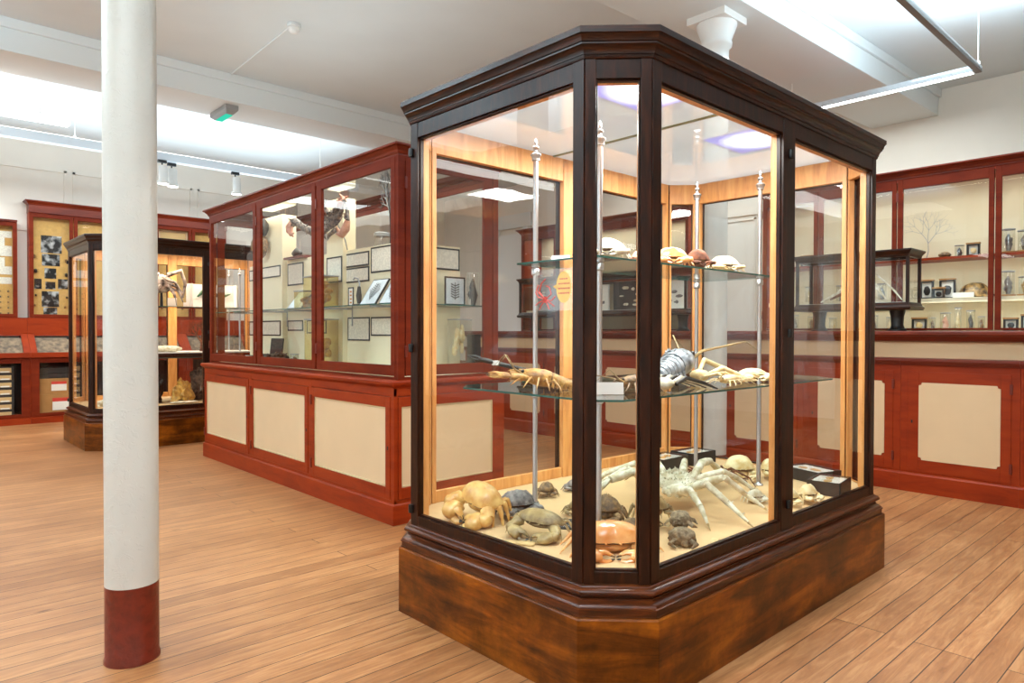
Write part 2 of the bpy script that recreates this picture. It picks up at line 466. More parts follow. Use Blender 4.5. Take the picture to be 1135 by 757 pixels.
# ================================================================= the room
XL, XR, YF, YB, ZC = -3.6, 8.95, -3.6, 11.75, 4.02
def struct(name, mb, m, label=None, parent=None, **k):
    o = mb.build(name, m, parent, **k)
    if parent is None:
        o['kind'] = 'structure'
        if label: o['label'] = label
    return o
struct('floor', MB().box(XL, XR, YF, YB, -0.06, 0.0), M['floor'], 'worn orange pine floorboards')
struct('ceiling', MB().box(XL, XR, YF, YB, ZC, ZC + 0.08), M['ceil'], 'pale painted ceiling')
struct('wall_back', MB().box(XL, XR + .1, YB, YB + 0.1, 0, ZC), M['wall'], 'cream wall behind the insect cases')
struct('wall_right', MB().box(XR, XR + 0.1, YF, YB, 0, ZC), M['wall'], 'cream wall beyond the jar cabinets')
struct('wall_left', MB().box(XL - 0.1, XL, YF, YB, 0, ZC), M['wall'], 'cream side wall')
struct('wall_front', MB().box(XL - .1, XR + .1, YF - 0.1, YF, 0, ZC), M['wall'], 'cream wall at the near end of the room')
# ceiling beams
n = 0
for (y0, y1, lab) in ((2.672, 3.395, 'painted ceiling beam above the far column'), (7.56, 8.22, 'painted ceiling beam carrying the exit light')):
    n += 1
    k = -.033 if n == 1 else 0.0          # the nearer beam runs slightly askew
    def yy(y, x): return y + k * (x - 4.5) if k else y
    def slab(b, ya, yb, z0, z1):
        return b.hexa([(XL, yy(ya, XL), z0), (XR, yy(ya, XR), z0), (XR, yy(yb, XR), z0), (XL, yy(yb, XL), z0), (XL, yy(ya, XL), z1), (XR, yy(ya, XR), z1), (XR, yy(yb, XR), z1), (XL, yy(yb, XL), z1)])
    b = slab(MB(), y0, y1, 3.73, ZC)
    slab(b, y0 - .03, y0, 3.93, ZC); slab(b, y1, y1 + .03, 3.93, ZC)
    struct('trim_%d' % n, b, M['beam'], lab, bevel=0.006)
# tall unseen windows added in the left wall as a cool light source
M['daylight'] = emit('overcast_daylight', (.82, .92, 1, 1), 1.6)
for k, y0 in enumerate((3.2, 5.6)):
    wn = MB().box(XL, XL + .02, y0, y0 + 1.6, 1.3, 3.5)
    wo = struct('window_%d' % (k + 1), wn, M['daylight'], 'tall daylight window in the side wall')
    f_ = MB()
    for q in ((y0 - .08, y0, 1.22, 3.58), (y0 + 1.6, y0 + 1.68, 1.22, 3.58), (y0, y0 + 1.6, 1.22, 1.3), (y0, y0 + 1.6, 3.5, 3.58), (y0, y0 + 1.6, 2.38, 2.43), (y0 + .78, y0 + .82, 1.3, 3.5)): f_.box(XL, XL + .05, *q)
    struct('window_frame', f_, M['white'], parent=wo)
# wall panel mouldings
def wall_panels(axis, const, spans, z0, z1):
    b = MB(); t = 0.03; d = 0.018
    for a, c in spans:
        for (p, q, r, s) in ((a, c, z1 - t, z1), (a, c, z0, z0 + t), (a, a + t, z0, z1), (c - t, c, z0, z1)):
            if axis == 'y': b.box(p, q, const - d, const, r, s)
            else: b.box(const - d, const, p, q, r, s)
    return b
struct('trim_3', wall_panels('y', YB, ((-1.6, .28), (.36, 2.11), (2.19, 3.84), (3.93, 5.6), (5.7, 7.4)), 2.66, 3.56), M['wall'], 'raised panel mouldings on the back wall')
struct('trim_4', wall_panels('x', XR, ((-.2, 2.2), (2.3, 4.65), (4.73, 7.1)), 0.3, 2.84), M['wall'], 'raised panel mouldings on the right wall')
struct('trim_5', MB().box(XR - .03, XR, YF, YB, 2.88, 2.93), M['wall'], 'picture rail on the right wall')
# door in the right wall, far corner
d = MB().box(XR - .04, XR, 9.3, 10.0, 0, 3.1)
do = struct('door_1', d, M['white'], 'white door in the far right wall')
struct('door_frame', MB().box(XR - .08, XR, 9.14, 9.3, 0, 3.2).box(XR - .08, XR, 10.0, 10.16, 0, 3.2).box(XR - .12, XR, 9.05, 10.25, 3.2, 3.45), M['beam'], parent=do)
for nm, bb in (('baseboard_back', MB().box(XL, XR, YB - .025, YB, 0, .16)), ('baseboard_right', MB().box(XR - .025, XR, YF, 9.04, 0, .16)), ('baseboard_left', MB().box(XL, XL + .025, YF, YB - .03, 0, .16))):
    struct(nm, bb, M['red_top'], 'dark red skirting board')

# iron columns
def column(x, y, label):
    t = thing('column', label, 'column', (x, y, 0), kind='structure')
    r = 0.093
    MB().lathe([(r + .004, 0), (r + .004, .012), (r, .02), (r, .292)], (x, y, 0), 40).build('red_base_band', M['column_red'], t, True)
    b = MB().lathe([(r, .292), (r, 1.2), (r * .99, 2.4), (r * .98, 3.33)], (x, y, 0), 40)
    b.build('shaft', M['column_white'], t, True)
    c = MB().lathe([(r * .98, 3.33), (r * 1.18, 3.335), (r * 1.2, 3.36), (r * 1.02, 3.375), (r * 1.02, 3.48), (r * 1.25, 3.50), (r * 1.28, 3.53),
                    (r * 1.2, 3.545), (r * 1.55, 3.63), (r * 1.65, 3.655), (r * 1.68, 3.675)], (x, y, 0), 32)
    c.box(x - .165, x + .165, y - .165, y + .165, 3.675, 3.73)
    c.build('capital', M['white'], t, True)
    return t
column(0.735, 2.935, 'round white iron column with a red painted foot, standing alone on the open floor')
column(4.93, 2.95, 'white iron column with a moulded capital, behind the crab display case')

# smoke detector, conduit
sd = thing('smoke_detector', 'round cream smoke detector on the ceiling', 'smoke detector', (2.83, 5.95, ZC))
MB().lathe([(.062, 0), (.062, -.028), (.05, -.032)], (2.83, 5.95, ZC), 24).build('mounting_plate', M['beam'], sd, True)
MB().lathe([(.05, -.03), (.05, -.055), (.035, -.075), (.012, -.08)], (2.83, 5.95, ZC), 24).build('sensor_cap', M['white'], sd, True)
o = MB().tube([(2.82, 6.02, ZC - .008), (2.87, 7.53, ZC - .008)], .009, 6).build('cable_conduit', M['beam'], None, True)
tag(o, 'thin pale conduit running from the smoke detector to the beam', 'conduit')
o = MB().tube([(4.28, 3.42, ZC - .008), (2.1, 3.42, ZC - .008)], .01, 6).build('cable_conduit', M['white'], None, True)
tag(o, 'thin white conduit along the ceiling beam above the crab case', 'conduit')
# emergency light under the beam
el = thing('ceiling_emergency_light', 'small grey emergency light glowing green under the ceiling beam', 'exit light', (2.93, 7.9, 3.73))
b = MB()
b.loft([[(2.86, 7.66, 3.73), (3.0, 7.66, 3.73), (3.0, 8.14, 3.73), (2.86, 8.14, 3.73)], [(2.86, 7.66, 3.68), (3.0, 7.66, 3.68), (3.0, 8.14, 3.68), (2.86, 8.14, 3.68)],
        [(2.89, 7.72, 3.645), (2.97, 7.72, 3.645), (2.97, 8.08, 3.645), (2.89, 8.08, 3.645)]], 0, True, True)
b.build('housing', M['grey'], el, bevel=.006)
MB().box(2.895, 2.965, 7.75, 8.05, 3.636, 3.648).build('green_lens', M['green'], el)

M['alu_dark'] = plain('grey_anodised_profile', rgb(120, 118, 116), .45, .3)
# hanging fluorescent frames
def bar(t, x0, x1, y0, y1, z, up=True, down=True, m=None):
    h = .05
    MB().box(x0, x1, y0, y1, z, z + h).build('profile', m or M['silver'], t, bevel=.003)
    if down: MB().box(x0 + .012, x1 - .012, y0 + .012, y1 - .012, z - .003, z + .001).build('lower_diffuser', M['tube'], t)
    if up: MB().box(x0 + .012, x1 - .012, y0 + .012, y1 - .012, z + h - .001, z + h + .003).build('upper_diffuser', M['tube'], t)
def cables(t, pts, z):
    for x, y in pts:
        MB().tube([(x, y, z), (x, y, ZC)], .004, 6).lathe([(.016, .0), (.016, .03), (.006, .04)], (x, y, z), 8).build('suspension_cable', M['white'], t, True)
t = thing('pendant_light', 'angled aluminium pendant light hanging over the crab display case', 'ceiling light', (5.0, 2.2, 3.42))
z = 3.42
bar(t, 4.4, 6.80, 1.60, 1.645, z, down=False, m=M['alu_dark'])
bar(t, 6.715, 6.80, 1.645, 3.22, z, up=False)
cables(t, ((6.757, 1.62), (4.5, 1.62), (6.757, 3.2)), z + .05)
t = thing('pendant_light', 'white tube light hanging by the back beam, left of the near column', 'ceiling light', (0.2, 8.5, 3.42))
bar(t, -1.4, 1.56, 8.45, 8.56, 3.40, m=M['tube_soft'])
cables(t, ((1.3, 8.5), (-1.0, 8.5)), 3.45)
t = thing('light_track', 'long grey hanging light track with spotlights below the back ceiling', 'light track', (2.5, 9.26, 3.36))
MB().box(-1.6, 5.4, 9.21, 9.31, 3.36, 3.46).build('profile', M['silver'], t, bevel=.003)
MB().box(-1.55, 5.35, 9.225, 9.295, 3.459, 3.465).build('upper_diffuser', M['tube'], t)
cables(t, ((1.75, 9.26), (-.8, 9.26), (4.8, 9.26)), 3.46)
for (x, y, lab) in ((2.66, 9.2, 'white cylinder spotlight nearest the column on the back light track'), (2.80, 9.3, 'white cylinder spotlight tucked second from the column on the back light track'), (3.57, 9.24, 'white cylinder spotlight farther along the track, above the glazed island cabinet')):
    s = thing('spotlight', lab, 'spotlight', (x, y, 3.36), 'spotlights on the back track')
    MB().box(x - .05, x + .05, y - .02, y + .02, 3.325, 3.36).tube([(x, y, 3.33), (x, y, 3.24)], .009, 6).build('bracket', M['black'], s)
    MB().lathe([(.045, 3.28), (.05, 3.27), (.05, 3.10), (.066, 3.085), (.066, 3.06)], (x - .005, y - .06, 0), 20).build('lamp_body', M['white'], s, True)
    MB().lathe([(.001, 3.057), (.058, 3.0572)], (x - .005, y - .06, 0), 20, cap=False).build('lens', M['spot'], s)
# ================================================================= octagonal oak display cases
def octagon(X0, X1, Y0, Y1, c, d=0.0):
    x0, x1, y0, y1 = X0 - d, X1 + d, Y0 - d, Y1 + d
    k = c + d * (2 - math.sqrt(2))
    return [(x0 + k, y0), (x1 - k, y0), (x1, y0 + k), (x1, y1 - k), (x1 - k, y1), (x0 + k, y1), (x0, y1 - k), (x0, y0 + k)]
def oct_loft(mb, box, c, prof, mi=0, cap0=False, cap1=False):
    mb.loft([[(x, y, z) for x, y in octagon(*box, c, d)] for d, z in prof], mi, cap0, cap1)
    return mb

def display_case(label, X0, X1, Y0, Y1, c):
    box = (X0, X1, Y0, Y1)
    t = thing('octagonal_display_case', label, 'display case', ((X0 + X1) / 2, (Y0 + Y1) / 2, 0))
    oct_loft(MB(), box, c, [(.05, 0.0), (.05, .284), (.046, .290), (.03, .291)], 0, True, True).build('plinth', M['plinth'], t, bevel=.002)
    mp = [(.046, .2895), (.040, .2905), (.040, .294), (.036, .295), (.036, .313), (.041, .3145), (.041, .320), (.036, .3215), (.033, .327), (.026, .333), (.016, .338), (.011, .343), (.011, .346), (.005, .347), (.005, .354), (.015, .355), (.023, .359), (.027, .365), (.026, .372), (.021, .378), (.014, .381), (.005, .382), (.002, .386), (0, .387), (0, .392), (-.05, .392)]
    oct_loft(MB(), box, c, [(-.05, .290)] + mp).build('base_moulding', M['oak_m'], t, smooth=True, sharp=28)
    cp = [(-.05, 2.178), (.003, 2.178), (.006, 2.184), (.006, 2.190), (.010, 2.191), (.010, 2.197), (.014, 2.207), (.021, 2.216), (.026, 2.219), (.026, 2.226), (.030, 2.227), (.033, 2.240), (.039, 2.249), (.043, 2.251), (.043, 2.271), (.038, 2.275), (.02, 2.277), (-.03, 2.270), (-.05, 2.262), (-.05, 2.178)]
    oct_loft(MB(), box, c, cp).build('cornice', M['oak_h'], t, smooth=True, sharp=28)
    # floor
    oct_loft(MB(), box, c, [(-.012, .395), (-.012, .425)], 0, True, True).build('cloth_lined_floor', M['cloth'], t)
    # frames
    P = octagon(*box, c)
    names = ['side', 'end', 'corner']
    ZB0, ZB1, ZT0, ZT1 = .388, .432, 2.112, 2.18
    for i in range(8):
        a = Vector(P[i]); b = Vector(P[(i + 1) % 8])
        u = (b - a).normalized(); L = (b - a).length
        nrm = Vector((u.y, -u.x))
        long = i in (0, 4)
        st = .052 if i % 2 == 0 else .040
        f = MB(); g = MB()
        muls = [(L / 2 - .055, L / 2 + .055)] if long else []
        # stiles full height
        e = 0.0025
        for (u0, u1) in [(e, st), (L - st, L - e)] + muls:
            f.obox(a, u, nrm, u0, u1, 0, .03, ZB0, ZT1)
        cuts = [st] + [q for m_ in muls for q in m_] + [L - st]
        spans = [(cuts[k], cuts[k + 1]) for k in range(0, len(cuts), 2)]
        for (u0, u1) in spans:
            f.obox(a, u, nrm, u0, u1, 0.002, .03, ZB0, ZB1)
            f.obox(a, u, nrm, u0, u1, 0.002, .03, ZT0, ZT1)
            # moulded inner beads
            for (zz0, zz1) in ((ZB1, ZB1 + .007), (ZT0 - .007, ZT0)):
                f.obox(a, u, nrm, u0, u1, .012, .03, zz0, zz1)
            f.obox(a, u, nrm, u0, u0 + .006, .012, .03, ZB1, ZT0)
            f.obox(a, u, nrm, u1 - .006, u1, .012, .03, ZB1, ZT0)
        fo = f.build('frame', M['oak'], t, bevel=.0015)
        # pale inner side of the frame
        for (u0, u1) in [(.03, st + .004), (L - st - .004, L - .03)] + [(m0 + .004, m1 - .004) for m0, m1 in muls]:
            g.obox(a, u, nrm, u0, u1, .0305, .062, ZB1 - .006, 2.236)
        for (u0, u1) in spans:
            g.obox(a, u, nrm, u0, u1, .0305, .062, ZT0 - .004, 2.236)
            back = i in (3, 4, 5)
            g.obox(a, u, nrm, u0, u1, .0305, .055 if back else .045, ZB0 + .038, ZB1 + (.05 if back else -.002))
        g.build('inner_frame', M['pine'], fo, bevel=.002)
        for (u0, u1) in spans:
            w = .022
            pts = [(a + u * q - nrm * w) for q in (u0 + .002, u1 - .002)]
            MB().quad((pts[0].x, pts[0].y, ZB1), (pts[1].x, pts[1].y, ZB1), (pts[1].x, pts[1].y, ZT0), (pts[0].x, pts[0].y, ZT0)).build('glass_pane', M['glass_old'] if i >= 2 and i <= 5 else M['glass'], fo)
    # top glass: two sheets with a polished joint
    xm = X0 + 1.03 if X0 < 1.8 and Y0 < 3 else (X0 + X1) / 2
    Q = octagon(*box, c, -.04)
    left = [(xm, Q[0][1]), (xm, Q[5][1]), Q[5], Q[6], Q[7], Q[0]]
    right = [(xm, Q[0][1]), Q[1], Q[2], Q[3], Q[4], (xm, Q[5][1])]
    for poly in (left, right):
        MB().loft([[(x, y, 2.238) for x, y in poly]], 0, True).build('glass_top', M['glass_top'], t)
    MB().box(xm - .006, xm + .006, Q[0][1], Q[5][1], 2.230, 2.244).build('glass_joint', M['olive'], t)
    # small latches
    for (px, py, pz, sx, sy) in ((X0 - .006, Y1 - c - .012, 2.05, .012, .016), (X0 - .006, Y1 - c - .012, .46, .012, .016), (X0 - .006, Y1 - c - .012, 1.18, .012, .016),
                                 ((X0 + X1) / 2, Y0 - .006, 2.03, .014, .012), ((X0 + X1) / 2, Y0 - .006, 1.25, .014, .012), ((X0 + X1) / 2, Y0 - .006, .50, .014, .012)):
        MB().lathe([(.011, -.018), (.012, -.006), (.012, .006), (.011, .018)], (px, py, pz), 10).build('latch', M['black'], t, True)
    return t
M['olive'] = plain('olive_glass_edge', rgb(118, 110, 62), 0.3)
MAIN = (1.786, 4.115, 1.406, 2.760)
big_case = display_case('large octagonal oak and glass case full of crabs, nearest on the floor', *MAIN, .163)
FAR = (1.70, 4.03, 8.21, 9.56)
display_case('smaller looking octagonal oak case with skull and rocks, behind the near column', *FAR, .163)

def lamp_panel(case, x0, x1, y0, y1, z, label):
    t = None
    t = MB().box(x0 - .008, x1 + .008, y0 - .008, y1 + .008, z + .003, z + .012).build('light_panel', M['white'], case)
    t['label'] = label
    MB().quad((x0, y0, z + .001), (x0, y1, z + .001), (x1, y1, z + .001), (x1, y0, z + .001)).build('lit_diffuser', M['led'], t)
lamp_panel(big_case, 2.13, 2.56, 1.55, 1.90, 2.240, 'glowing blue-edged light panel on the glass top, nearer the chamfered corner')
lamp_panel(big_case, 3.15, 3.54, 1.59, 1.96, 2.240, 'glowing blue-edged light panel on the glass top, above the right-hand pane')

def shelf_stand(label, poles, zf, sh, ztop):
    cx = sum(p[0] for p in poles) / 4; cy = sum(p[1] for p in poles) / 4
    t = thing('glass_shelf_stand', label, 'shelf stand', (cx, cy, zf))
    for (x, y) in poles:
        p = MB().lathe([(.026, 0), (.026, .006), (.014, .012), (.0115, .02), (.0115, ztop - zf - .105)], (x, y, zf), 14)
        po = p.build('pole', M['chrome'], t, True)
        h = ztop - .105
        MB().lathe([(.0115, 0), (.018, .004), (.018, .018), (.024, .026), (.024, .032), (.009, .04), (.007, .05), (.014, .058), (.014, .066), (.005, .073), (.008, .082), (.006, .094), (.001, .105)], (x, y, h), 14).build('finial', M['chrome'], po, True)
        for (poly, z) in sh:
            MB().lathe([(.012, -.045), (.019, -.04), (.019, -.016), (.012, -.010), (.02, -.006), (.02, -.001)], (x, y, z), 12).build('shelf_clamp', M['chrome'], po, True)
    for (poly, z) in sh:
        th = .008
        b = MB()
        b.loft([[(x, y, z) for x, y in poly]], 0, True)
        b.loft([[(x, y, z + th) for x, y in poly]], 0, False, True)
        b.loft([[(x, y, z) for x, y in poly], [(x, y, z + th) for x, y in poly]], 1)
        b.build('glass_shelf', [M['glass_shelf'], M['glass_edge']], t)
    return t
lower = [(1.995, 1.56), (3.79, 1.56), (3.93, 1.70), (3.93, 2.36), (3.8, 2.5), (2.03, 2.5), (1.93, 2.40), (1.91, 1.645)]
upper = [(2.125, 1.80), (3.63, 1.80), (3.63, 2.262), (2.125, 2.262)]
shelf_stand('chrome posts with pointed finials holding two glass shelves inside the crab case', [(2.212, 2.232), (2.225, 1.868), (3.536, 2.236), (3.538, 1.848)], .425, [(lower, 1.0), (upper, 1.552)], 2.126)
# ================================================================= painted cabinets
NX, PX, NY, PY_ = ((0, -1), (-1, 0)), ((0, 1), (1, 0)), ((1, 0), (0, -1)), ((-1, 0), (0, 1))   # (along, outward)

def hinge(parent, P, u, n, a, z, L=.075, w=-.008):
    MB().obox(P, u, n, a - .009, a + .009, w - .006, w + .004, z, z + L).build('hinge', M['red_dark'], parent, bevel=.003)

def door(parent, face, P, a0, a1, z0, z1, sl, sr, rb, rt, panel, hinges='', notch=0.0, mat=None, proud=.006, key=None, label=None):
    u, n = face
    mat = mat or (M['red_up'] if panel == 'glass' else M['red'])
    d = MB(); e = .0045
    d.obox(P, u, n, a0 + e, a0 + sl, -proud, .018, z0 + e, z1 - e)
    d.obox(P, u, n, a1 - sr, a1 - e, -proud, .018, z0 + e, z1 - e)
    d.obox(P, u, n, a0 + sl, a1 - sr, -proud, .018, z0 + e, z0 + rb)
    d.obox(P, u, n, a0 + sl, a1 - sr, -proud, .018, z1 - rt, z1 - e)
    do = d.build('door', mat, parent, bevel=.0025)
    A0, A1, Z0, Z1 = a0 + sl, a1 - sr, z0 + rb, z1 - rt
    def p(a, w, z): return (P[0] + u[0] * a - n[0] * w, P[1] + u[1] * a - n[1] * w, z)
    if panel == 'glass':
        MB().quad(p(A0, .008, Z0), p(A1, .008, Z0), p(A1, .008, Z1), p(A0, .008, Z1)).build('glass_pane', M['glass'], do)
    else:
        w = .006 if not notch else -proud - .003
        k = notch
        if k:
            pl = [(A0 + k, Z0), (A1 - k, Z0), (A1 - k * .8, Z0 + k * .8), (A1, Z0 + k), (A1, Z1 - k), (A1 - k * .8, Z1 - k * .8), (A1 - k, Z1), (A0 + k, Z1), (A0 + k * .8, Z1 - k * .8), (A0, Z1 - k), (A0, Z0 + k), (A0 + k * .8, Z0 + k * .8)]
        else:
            pl = [(A0, Z0), (A1, Z0), (A1, Z1), (A0, Z1)]
        MB().loft([[p(a, w + .012, z) for a, z in pl], [p(a, w, z) for a, z in pl]], 0, True, True).build('cream_panel', M['cream'], do)
        if not k:
            b = MB()
            for (q0, q1, r0, r1) in ((A0, A1, Z0, Z0 + .012), (A0, A1, Z1 - .012, Z1), (A0, A0 + .012, Z0, Z1), (A1 - .012, A1, Z0, Z1)):
                b.obox(P, u, n, q0, q1, .0, .012, r0, r1)
            b.build('panel_bead', M['cream_bead'], do, bevel=.003)
    hz = (z0 + .09 * (z1 - z0), z1 - .09 * (z1 - z0) - .075)
    for h in hinges:
        for z in hz: hinge(do, P, u, n, a0 + .004 if h == 'l' else a1 - .004, z)
    if key is not None:
        MB().obox(P, u, n, key - .005, key + .005, -proud - .002, -proud + .002, (z0 + z1) / 2 - .012, (z0 + z1) / 2 + .012).build('keyhole', M['black'], do)
    return do
M['cream_bead'] = plain('cream_bead', rgb(206, 182, 140), 0.5)

def prof_rect(mb, X0, X1, Y0, Y1, prof, mi=0):
    mb.loft([[(X0 - d, Y0 - d, z), (X1 + d, Y0 - d, z), (X1 + d, Y1 + d, z), (X0 - d, Y1 + d, z)] for d, z in prof], mi)
    return mb
CORNICE = lambda z, h, o: [(-.05, z), (.002, z), (.002, z + .1 * h), (.2 * o, z + .2 * h), (.3 * o, z + .4 * h), (.62 * o, z + .62 * h), (.7 * o, z + .7 * h), (.95 * o, z + .78 * h), (o, z + .82 * h), (o, z + .97 * h), (.9 * o, z + h), (-.05, z + h)]

# ---------------------------------------------------------------- island cabinet
isl = thing('island_cabinet', 'long red-brown glazed island cabinet with cream panelled doors, in mid room', 'cabinet', (2.96, 5.53, 0))
bx = (2.482, 3.445, 3.80, 7.24)
prof_rect(MB(), *bx, [(-.05, 0), (.012, 0), (.012, .128), (.006, .136), (-.05, .137)]).build('plinth', M['red'], isl, bevel=.002)
MB().box(bx[0] + .022, bx[1] - .022, bx[2] + .022, bx[3] - .022, .13, .90).build('base_carcass', M['red'], isl)
prof_rect(MB(), *bx, [(-.1, .885), (.004, .885), (.008, .897), (.022, .904), (.026, .910), (.030, .918), (.030, .930), (.022, .938), (-.1, .938)]).build('ledge', M['red'], isl, smooth=True)
ff = MB()
for (a0, a1) in ((-.0, .017), (1.113, 1.167), (2.253, 2.307), (3.403, 3.44)):
    ff.obox((2.484, 7.24), (0, -1), (-1, 0), a0, a1, -.001, .02, .13, .90)
ff.obox((2.484, 7.24), (0, -1), (-1, 0), 0, 3.44, 0, .02, .835, .90).obox((2.484, 7.24), (0, -1), (-1, 0), 0, 3.44, 0, .02, .13, .157)
ff.obox((2.482, 3.802), (1, 0), (0, -1), 0.003, .96, 0, .02, .835, .90).obox((2.482, 3.802), (1, 0), (0, -1), 0.003, .96, 0, .02, .13, .157).obox((2.482, 3.802), (1, 0), (0, -1), .003, .032, 0, .02, .157, .835).obox((2.482, 3.802), (1, 0), (0, -1), .932, .961, 0, .02, .157, .835)
ff.build('face_frame', M['red'], isl)
# lower doors, long side facing the room
P = (2.484, 7.24); face = NX
for (y1, y0, key, hg) in ((7.225, 6.125, 6.16, 'l'), (6.075, 4.985, 5.01, 'l'), (4.935, 3.835, 3.865, 'l')):
    door(isl, face, P, 7.24 - y1, 7.24 - y0, .155, .835, .045, .06, .08, .075, 'cream', hg, key=7.24 - key)
# near end lower panel
door(isl, NY, (2.482, 3.802), .03, .935, .155, .835, .03, .085, .08, .07, 'cream')
door(isl, PX, (3.443, 3.80), .03, 3.41, .155, .835, .06, .06, .08, .07, 'cream')
# upper glazed part
ux = (2.53, 3.40, 3.82, 7.225)
fr = MB()
for (x, y) in ((ux[0], ux[2]), (ux[1] - .05, ux[2]), (ux[0], ux[3] - .05), (ux[1] - .05, ux[3] - .05)):
    fr.box(x, x + .05, y, y + .05, .936, 2.41)
xa, xb, ya, yb = ux[0] + .05, ux[1] - .05, ux[2] + .05, ux[3] - .05
for (z0, z1) in ((2.375, 2.41), (.936, .955)):
    fr.box(xa, xb, ux[2], ux[2] + .03, z0, z1).box(xa, xb, ux[3] - .03, ux[3], z0, z1)
    fr.box(ux[0], ux[0] + .03, ya, yb, z0, z1).box(ux[1] - .03, ux[1], ya, yb, z0, z1)
fr.build('upper_frame', M['red_up'], isl)
prof_rect(MB(), *ux, CORNICE(2.405, .07, .05)).build('cornice', M['red_top'], isl)
MB().box(ux[0] + .032, ux[1] - .032, ux[2] + .032, ux[3] - .032, .938, .95).build('cream_deck', M['cream_in'], isl)
MB().quad((ux[0] + .03, ux[2] + .03, 2.41), (ux[1] - .03, ux[2] + .03, 2.41), (ux[1] - .03, ux[3] - .03, 2.41), (ux[0] + .03, ux[3] - .03, 2.41)).build('glass_top', M['glass_shelf'], isl)
for (fc, PP, sgn) in ((NX, (2.532, 7.225), 1), (PX, (3.398, 3.82), -1)):
    for (y1, y0, s1, s0) in ((7.215, 6.075, .05, .065), (6.06, 4.955, .08, .065), (4.94, 3.85, .08, .055)):
        a, b_ = (7.225 - y1, 7.225 - y0) if sgn > 0 else (y0 - 3.82, y1 - 3.82)
        sl, sr = (s1, s0) if sgn > 0 else (s0, s1)
        door(isl, fc, PP, a, b_, .958, 2.40, sl, sr, .075, .065, 'glass', 'l' if sgn > 0 else '')
door(isl, NY, (2.53, 3.822), .052, .815, .958, 2.40, .048, .085, .075, .065, 'glass', 'l')
door(isl, PY_, (3.40, 7.223), .075, .80, .958, 2.40, .055, .075, .075, .065, 'glass')
# cream display boards inside
pt = MB().box(2.91, 2.95, 4.22, 7.15, .95, 1.925)
pt.box(2.86, 3.0, 6.27, 6.80, .95, 2.36).box(2.87, 2.99, 5.15, 5.42, .95, 2.36)
pt.box(2.93, 3.33, 4.18, 4.22, .95, 1.90)
pt.build('display_board', M['cream_in'], isl)
for (x0, x1, y0, y1) in ((2.565, 2.905, 3.88, 7.17), (2.955, 3.365, 4.225, 7.17), (2.905, 3.365, 3.88, 4.175)):
    b = MB()
    b.quad((x0, y0, 1.440), (x0, y1, 1.440), (x1, y1, 1.440), (x1, y0, 1.440)).quad((x0, y0, 1.447), (x1, y0, 1.447), (x1, y1, 1.447), (x0, y1, 1.447))
    b.loft([[(x0, y0, 1.440), (x1, y0, 1.440), (x1, y1, 1.440), (x0, y1, 1.440)], [(x0, y0, 1.447), (x1, y0, 1.447), (x1, y1, 1.447), (x0, y1, 1.447)]], 1)
    b.build('glass_shelf', [M['glass_shelf'], M['glass_edge']], isl)
for y in (4.35, 5.05, 5.75, 6.25, 6.9):
    MB().tube([(2.90, y, 1.30), (2.90, y, 1.436), (2.64, y, 1.436)], .006, 6).build('shelf_bracket', M['grey'], isl, True)

# ---------------------------------------------------------------- right-hand run of base cupboards
def base_unit(k, label):
    y0 = 1.17 + .79 * k; y1 = y0 + .79
    t = thing('base_cupboard', label, 'cupboard', (6.45, (y0 + y1) / 2, 0), 'base cupboards of the jar cabinets')
    MB().box(6.062, 6.84, y0 + .001, y1 - .001, .0, 1.04).build('carcass', M['red'], t)
    MB().loft([[(x, y, z) for x, z in ((6.03, 0), (6.03, .135), (6.04, .146), (6.062, .15), (6.062, 0))] for y in (y0 + .0005, y1 - .0005)], 0, True, True).build('plinth_board', M['red'], t)
    MB().loft([[(x, y, z) for x, z in ((6.062, 1.0), (6.046, 1.0), (6.042, 1.012), (6.034, 1.02), (6.026, 1.034), (6.026, 1.052), (6.062, 1.058))] for y in (y0 + .0005, y1 - .0005)], 0, True, True).build('rail_moulding', M['red_dark'], t, smooth=False)
    door(t, NX, (6.062, y1), .05, .74, .157, .953, .083, .068, .10, .088, 'cream', 'r', notch=.022, key=.085)
    return t
labs = {-1: 'cream panelled base cupboard cut off by the right edge of the photo', 0: 'cream panelled base cupboard fully in view right of the crab case', 1: 'cream panelled base cupboard half hidden by the right end of the crab case',
        2: 'cream panelled base cupboard seen through the right pane of the crab case', 3: 'cream panelled base cupboard seen through glass, right of the far column', 4: 'cream panelled base cupboard seen through glass, left of the far column',
        5: 'cream panelled base cupboard seen through the narrow corner pane', 6: 'cream panelled base cupboard seen through the left pane, beside its pole', 7: 'cream panelled base cupboard at the far end of the row, next to the island cabinet'}
for k in range(-1, 8): base_unit(k, labs[k])
YR0, YR1 = 1.17 - .79, 1.17 + .79 * 8
t = thing('countertop', 'red-brown counter with cream riser running along the whole jar cabinet row', 'countertop', (6.43, 4, 1.04))
MB().box(6.12, 6.84, YR0, YR1, 1.04, 1.185).build('cream_riser', M['cream'], t)
MB().loft([[(x, y, z) for x, z in ((6.86, 1.185), (6.09, 1.185), (6.07, 1.192), (6.05, 1.21), (6.035, 1.225), (6.02, 1.232), (6.012, 1.242), (6.012, 1.262), (6.02, 1.27), (6.86, 1.27))] for y in (YR0, YR1)], 0, True, True).build('counter_moulding', M['red_top'], t, bevel=.002)

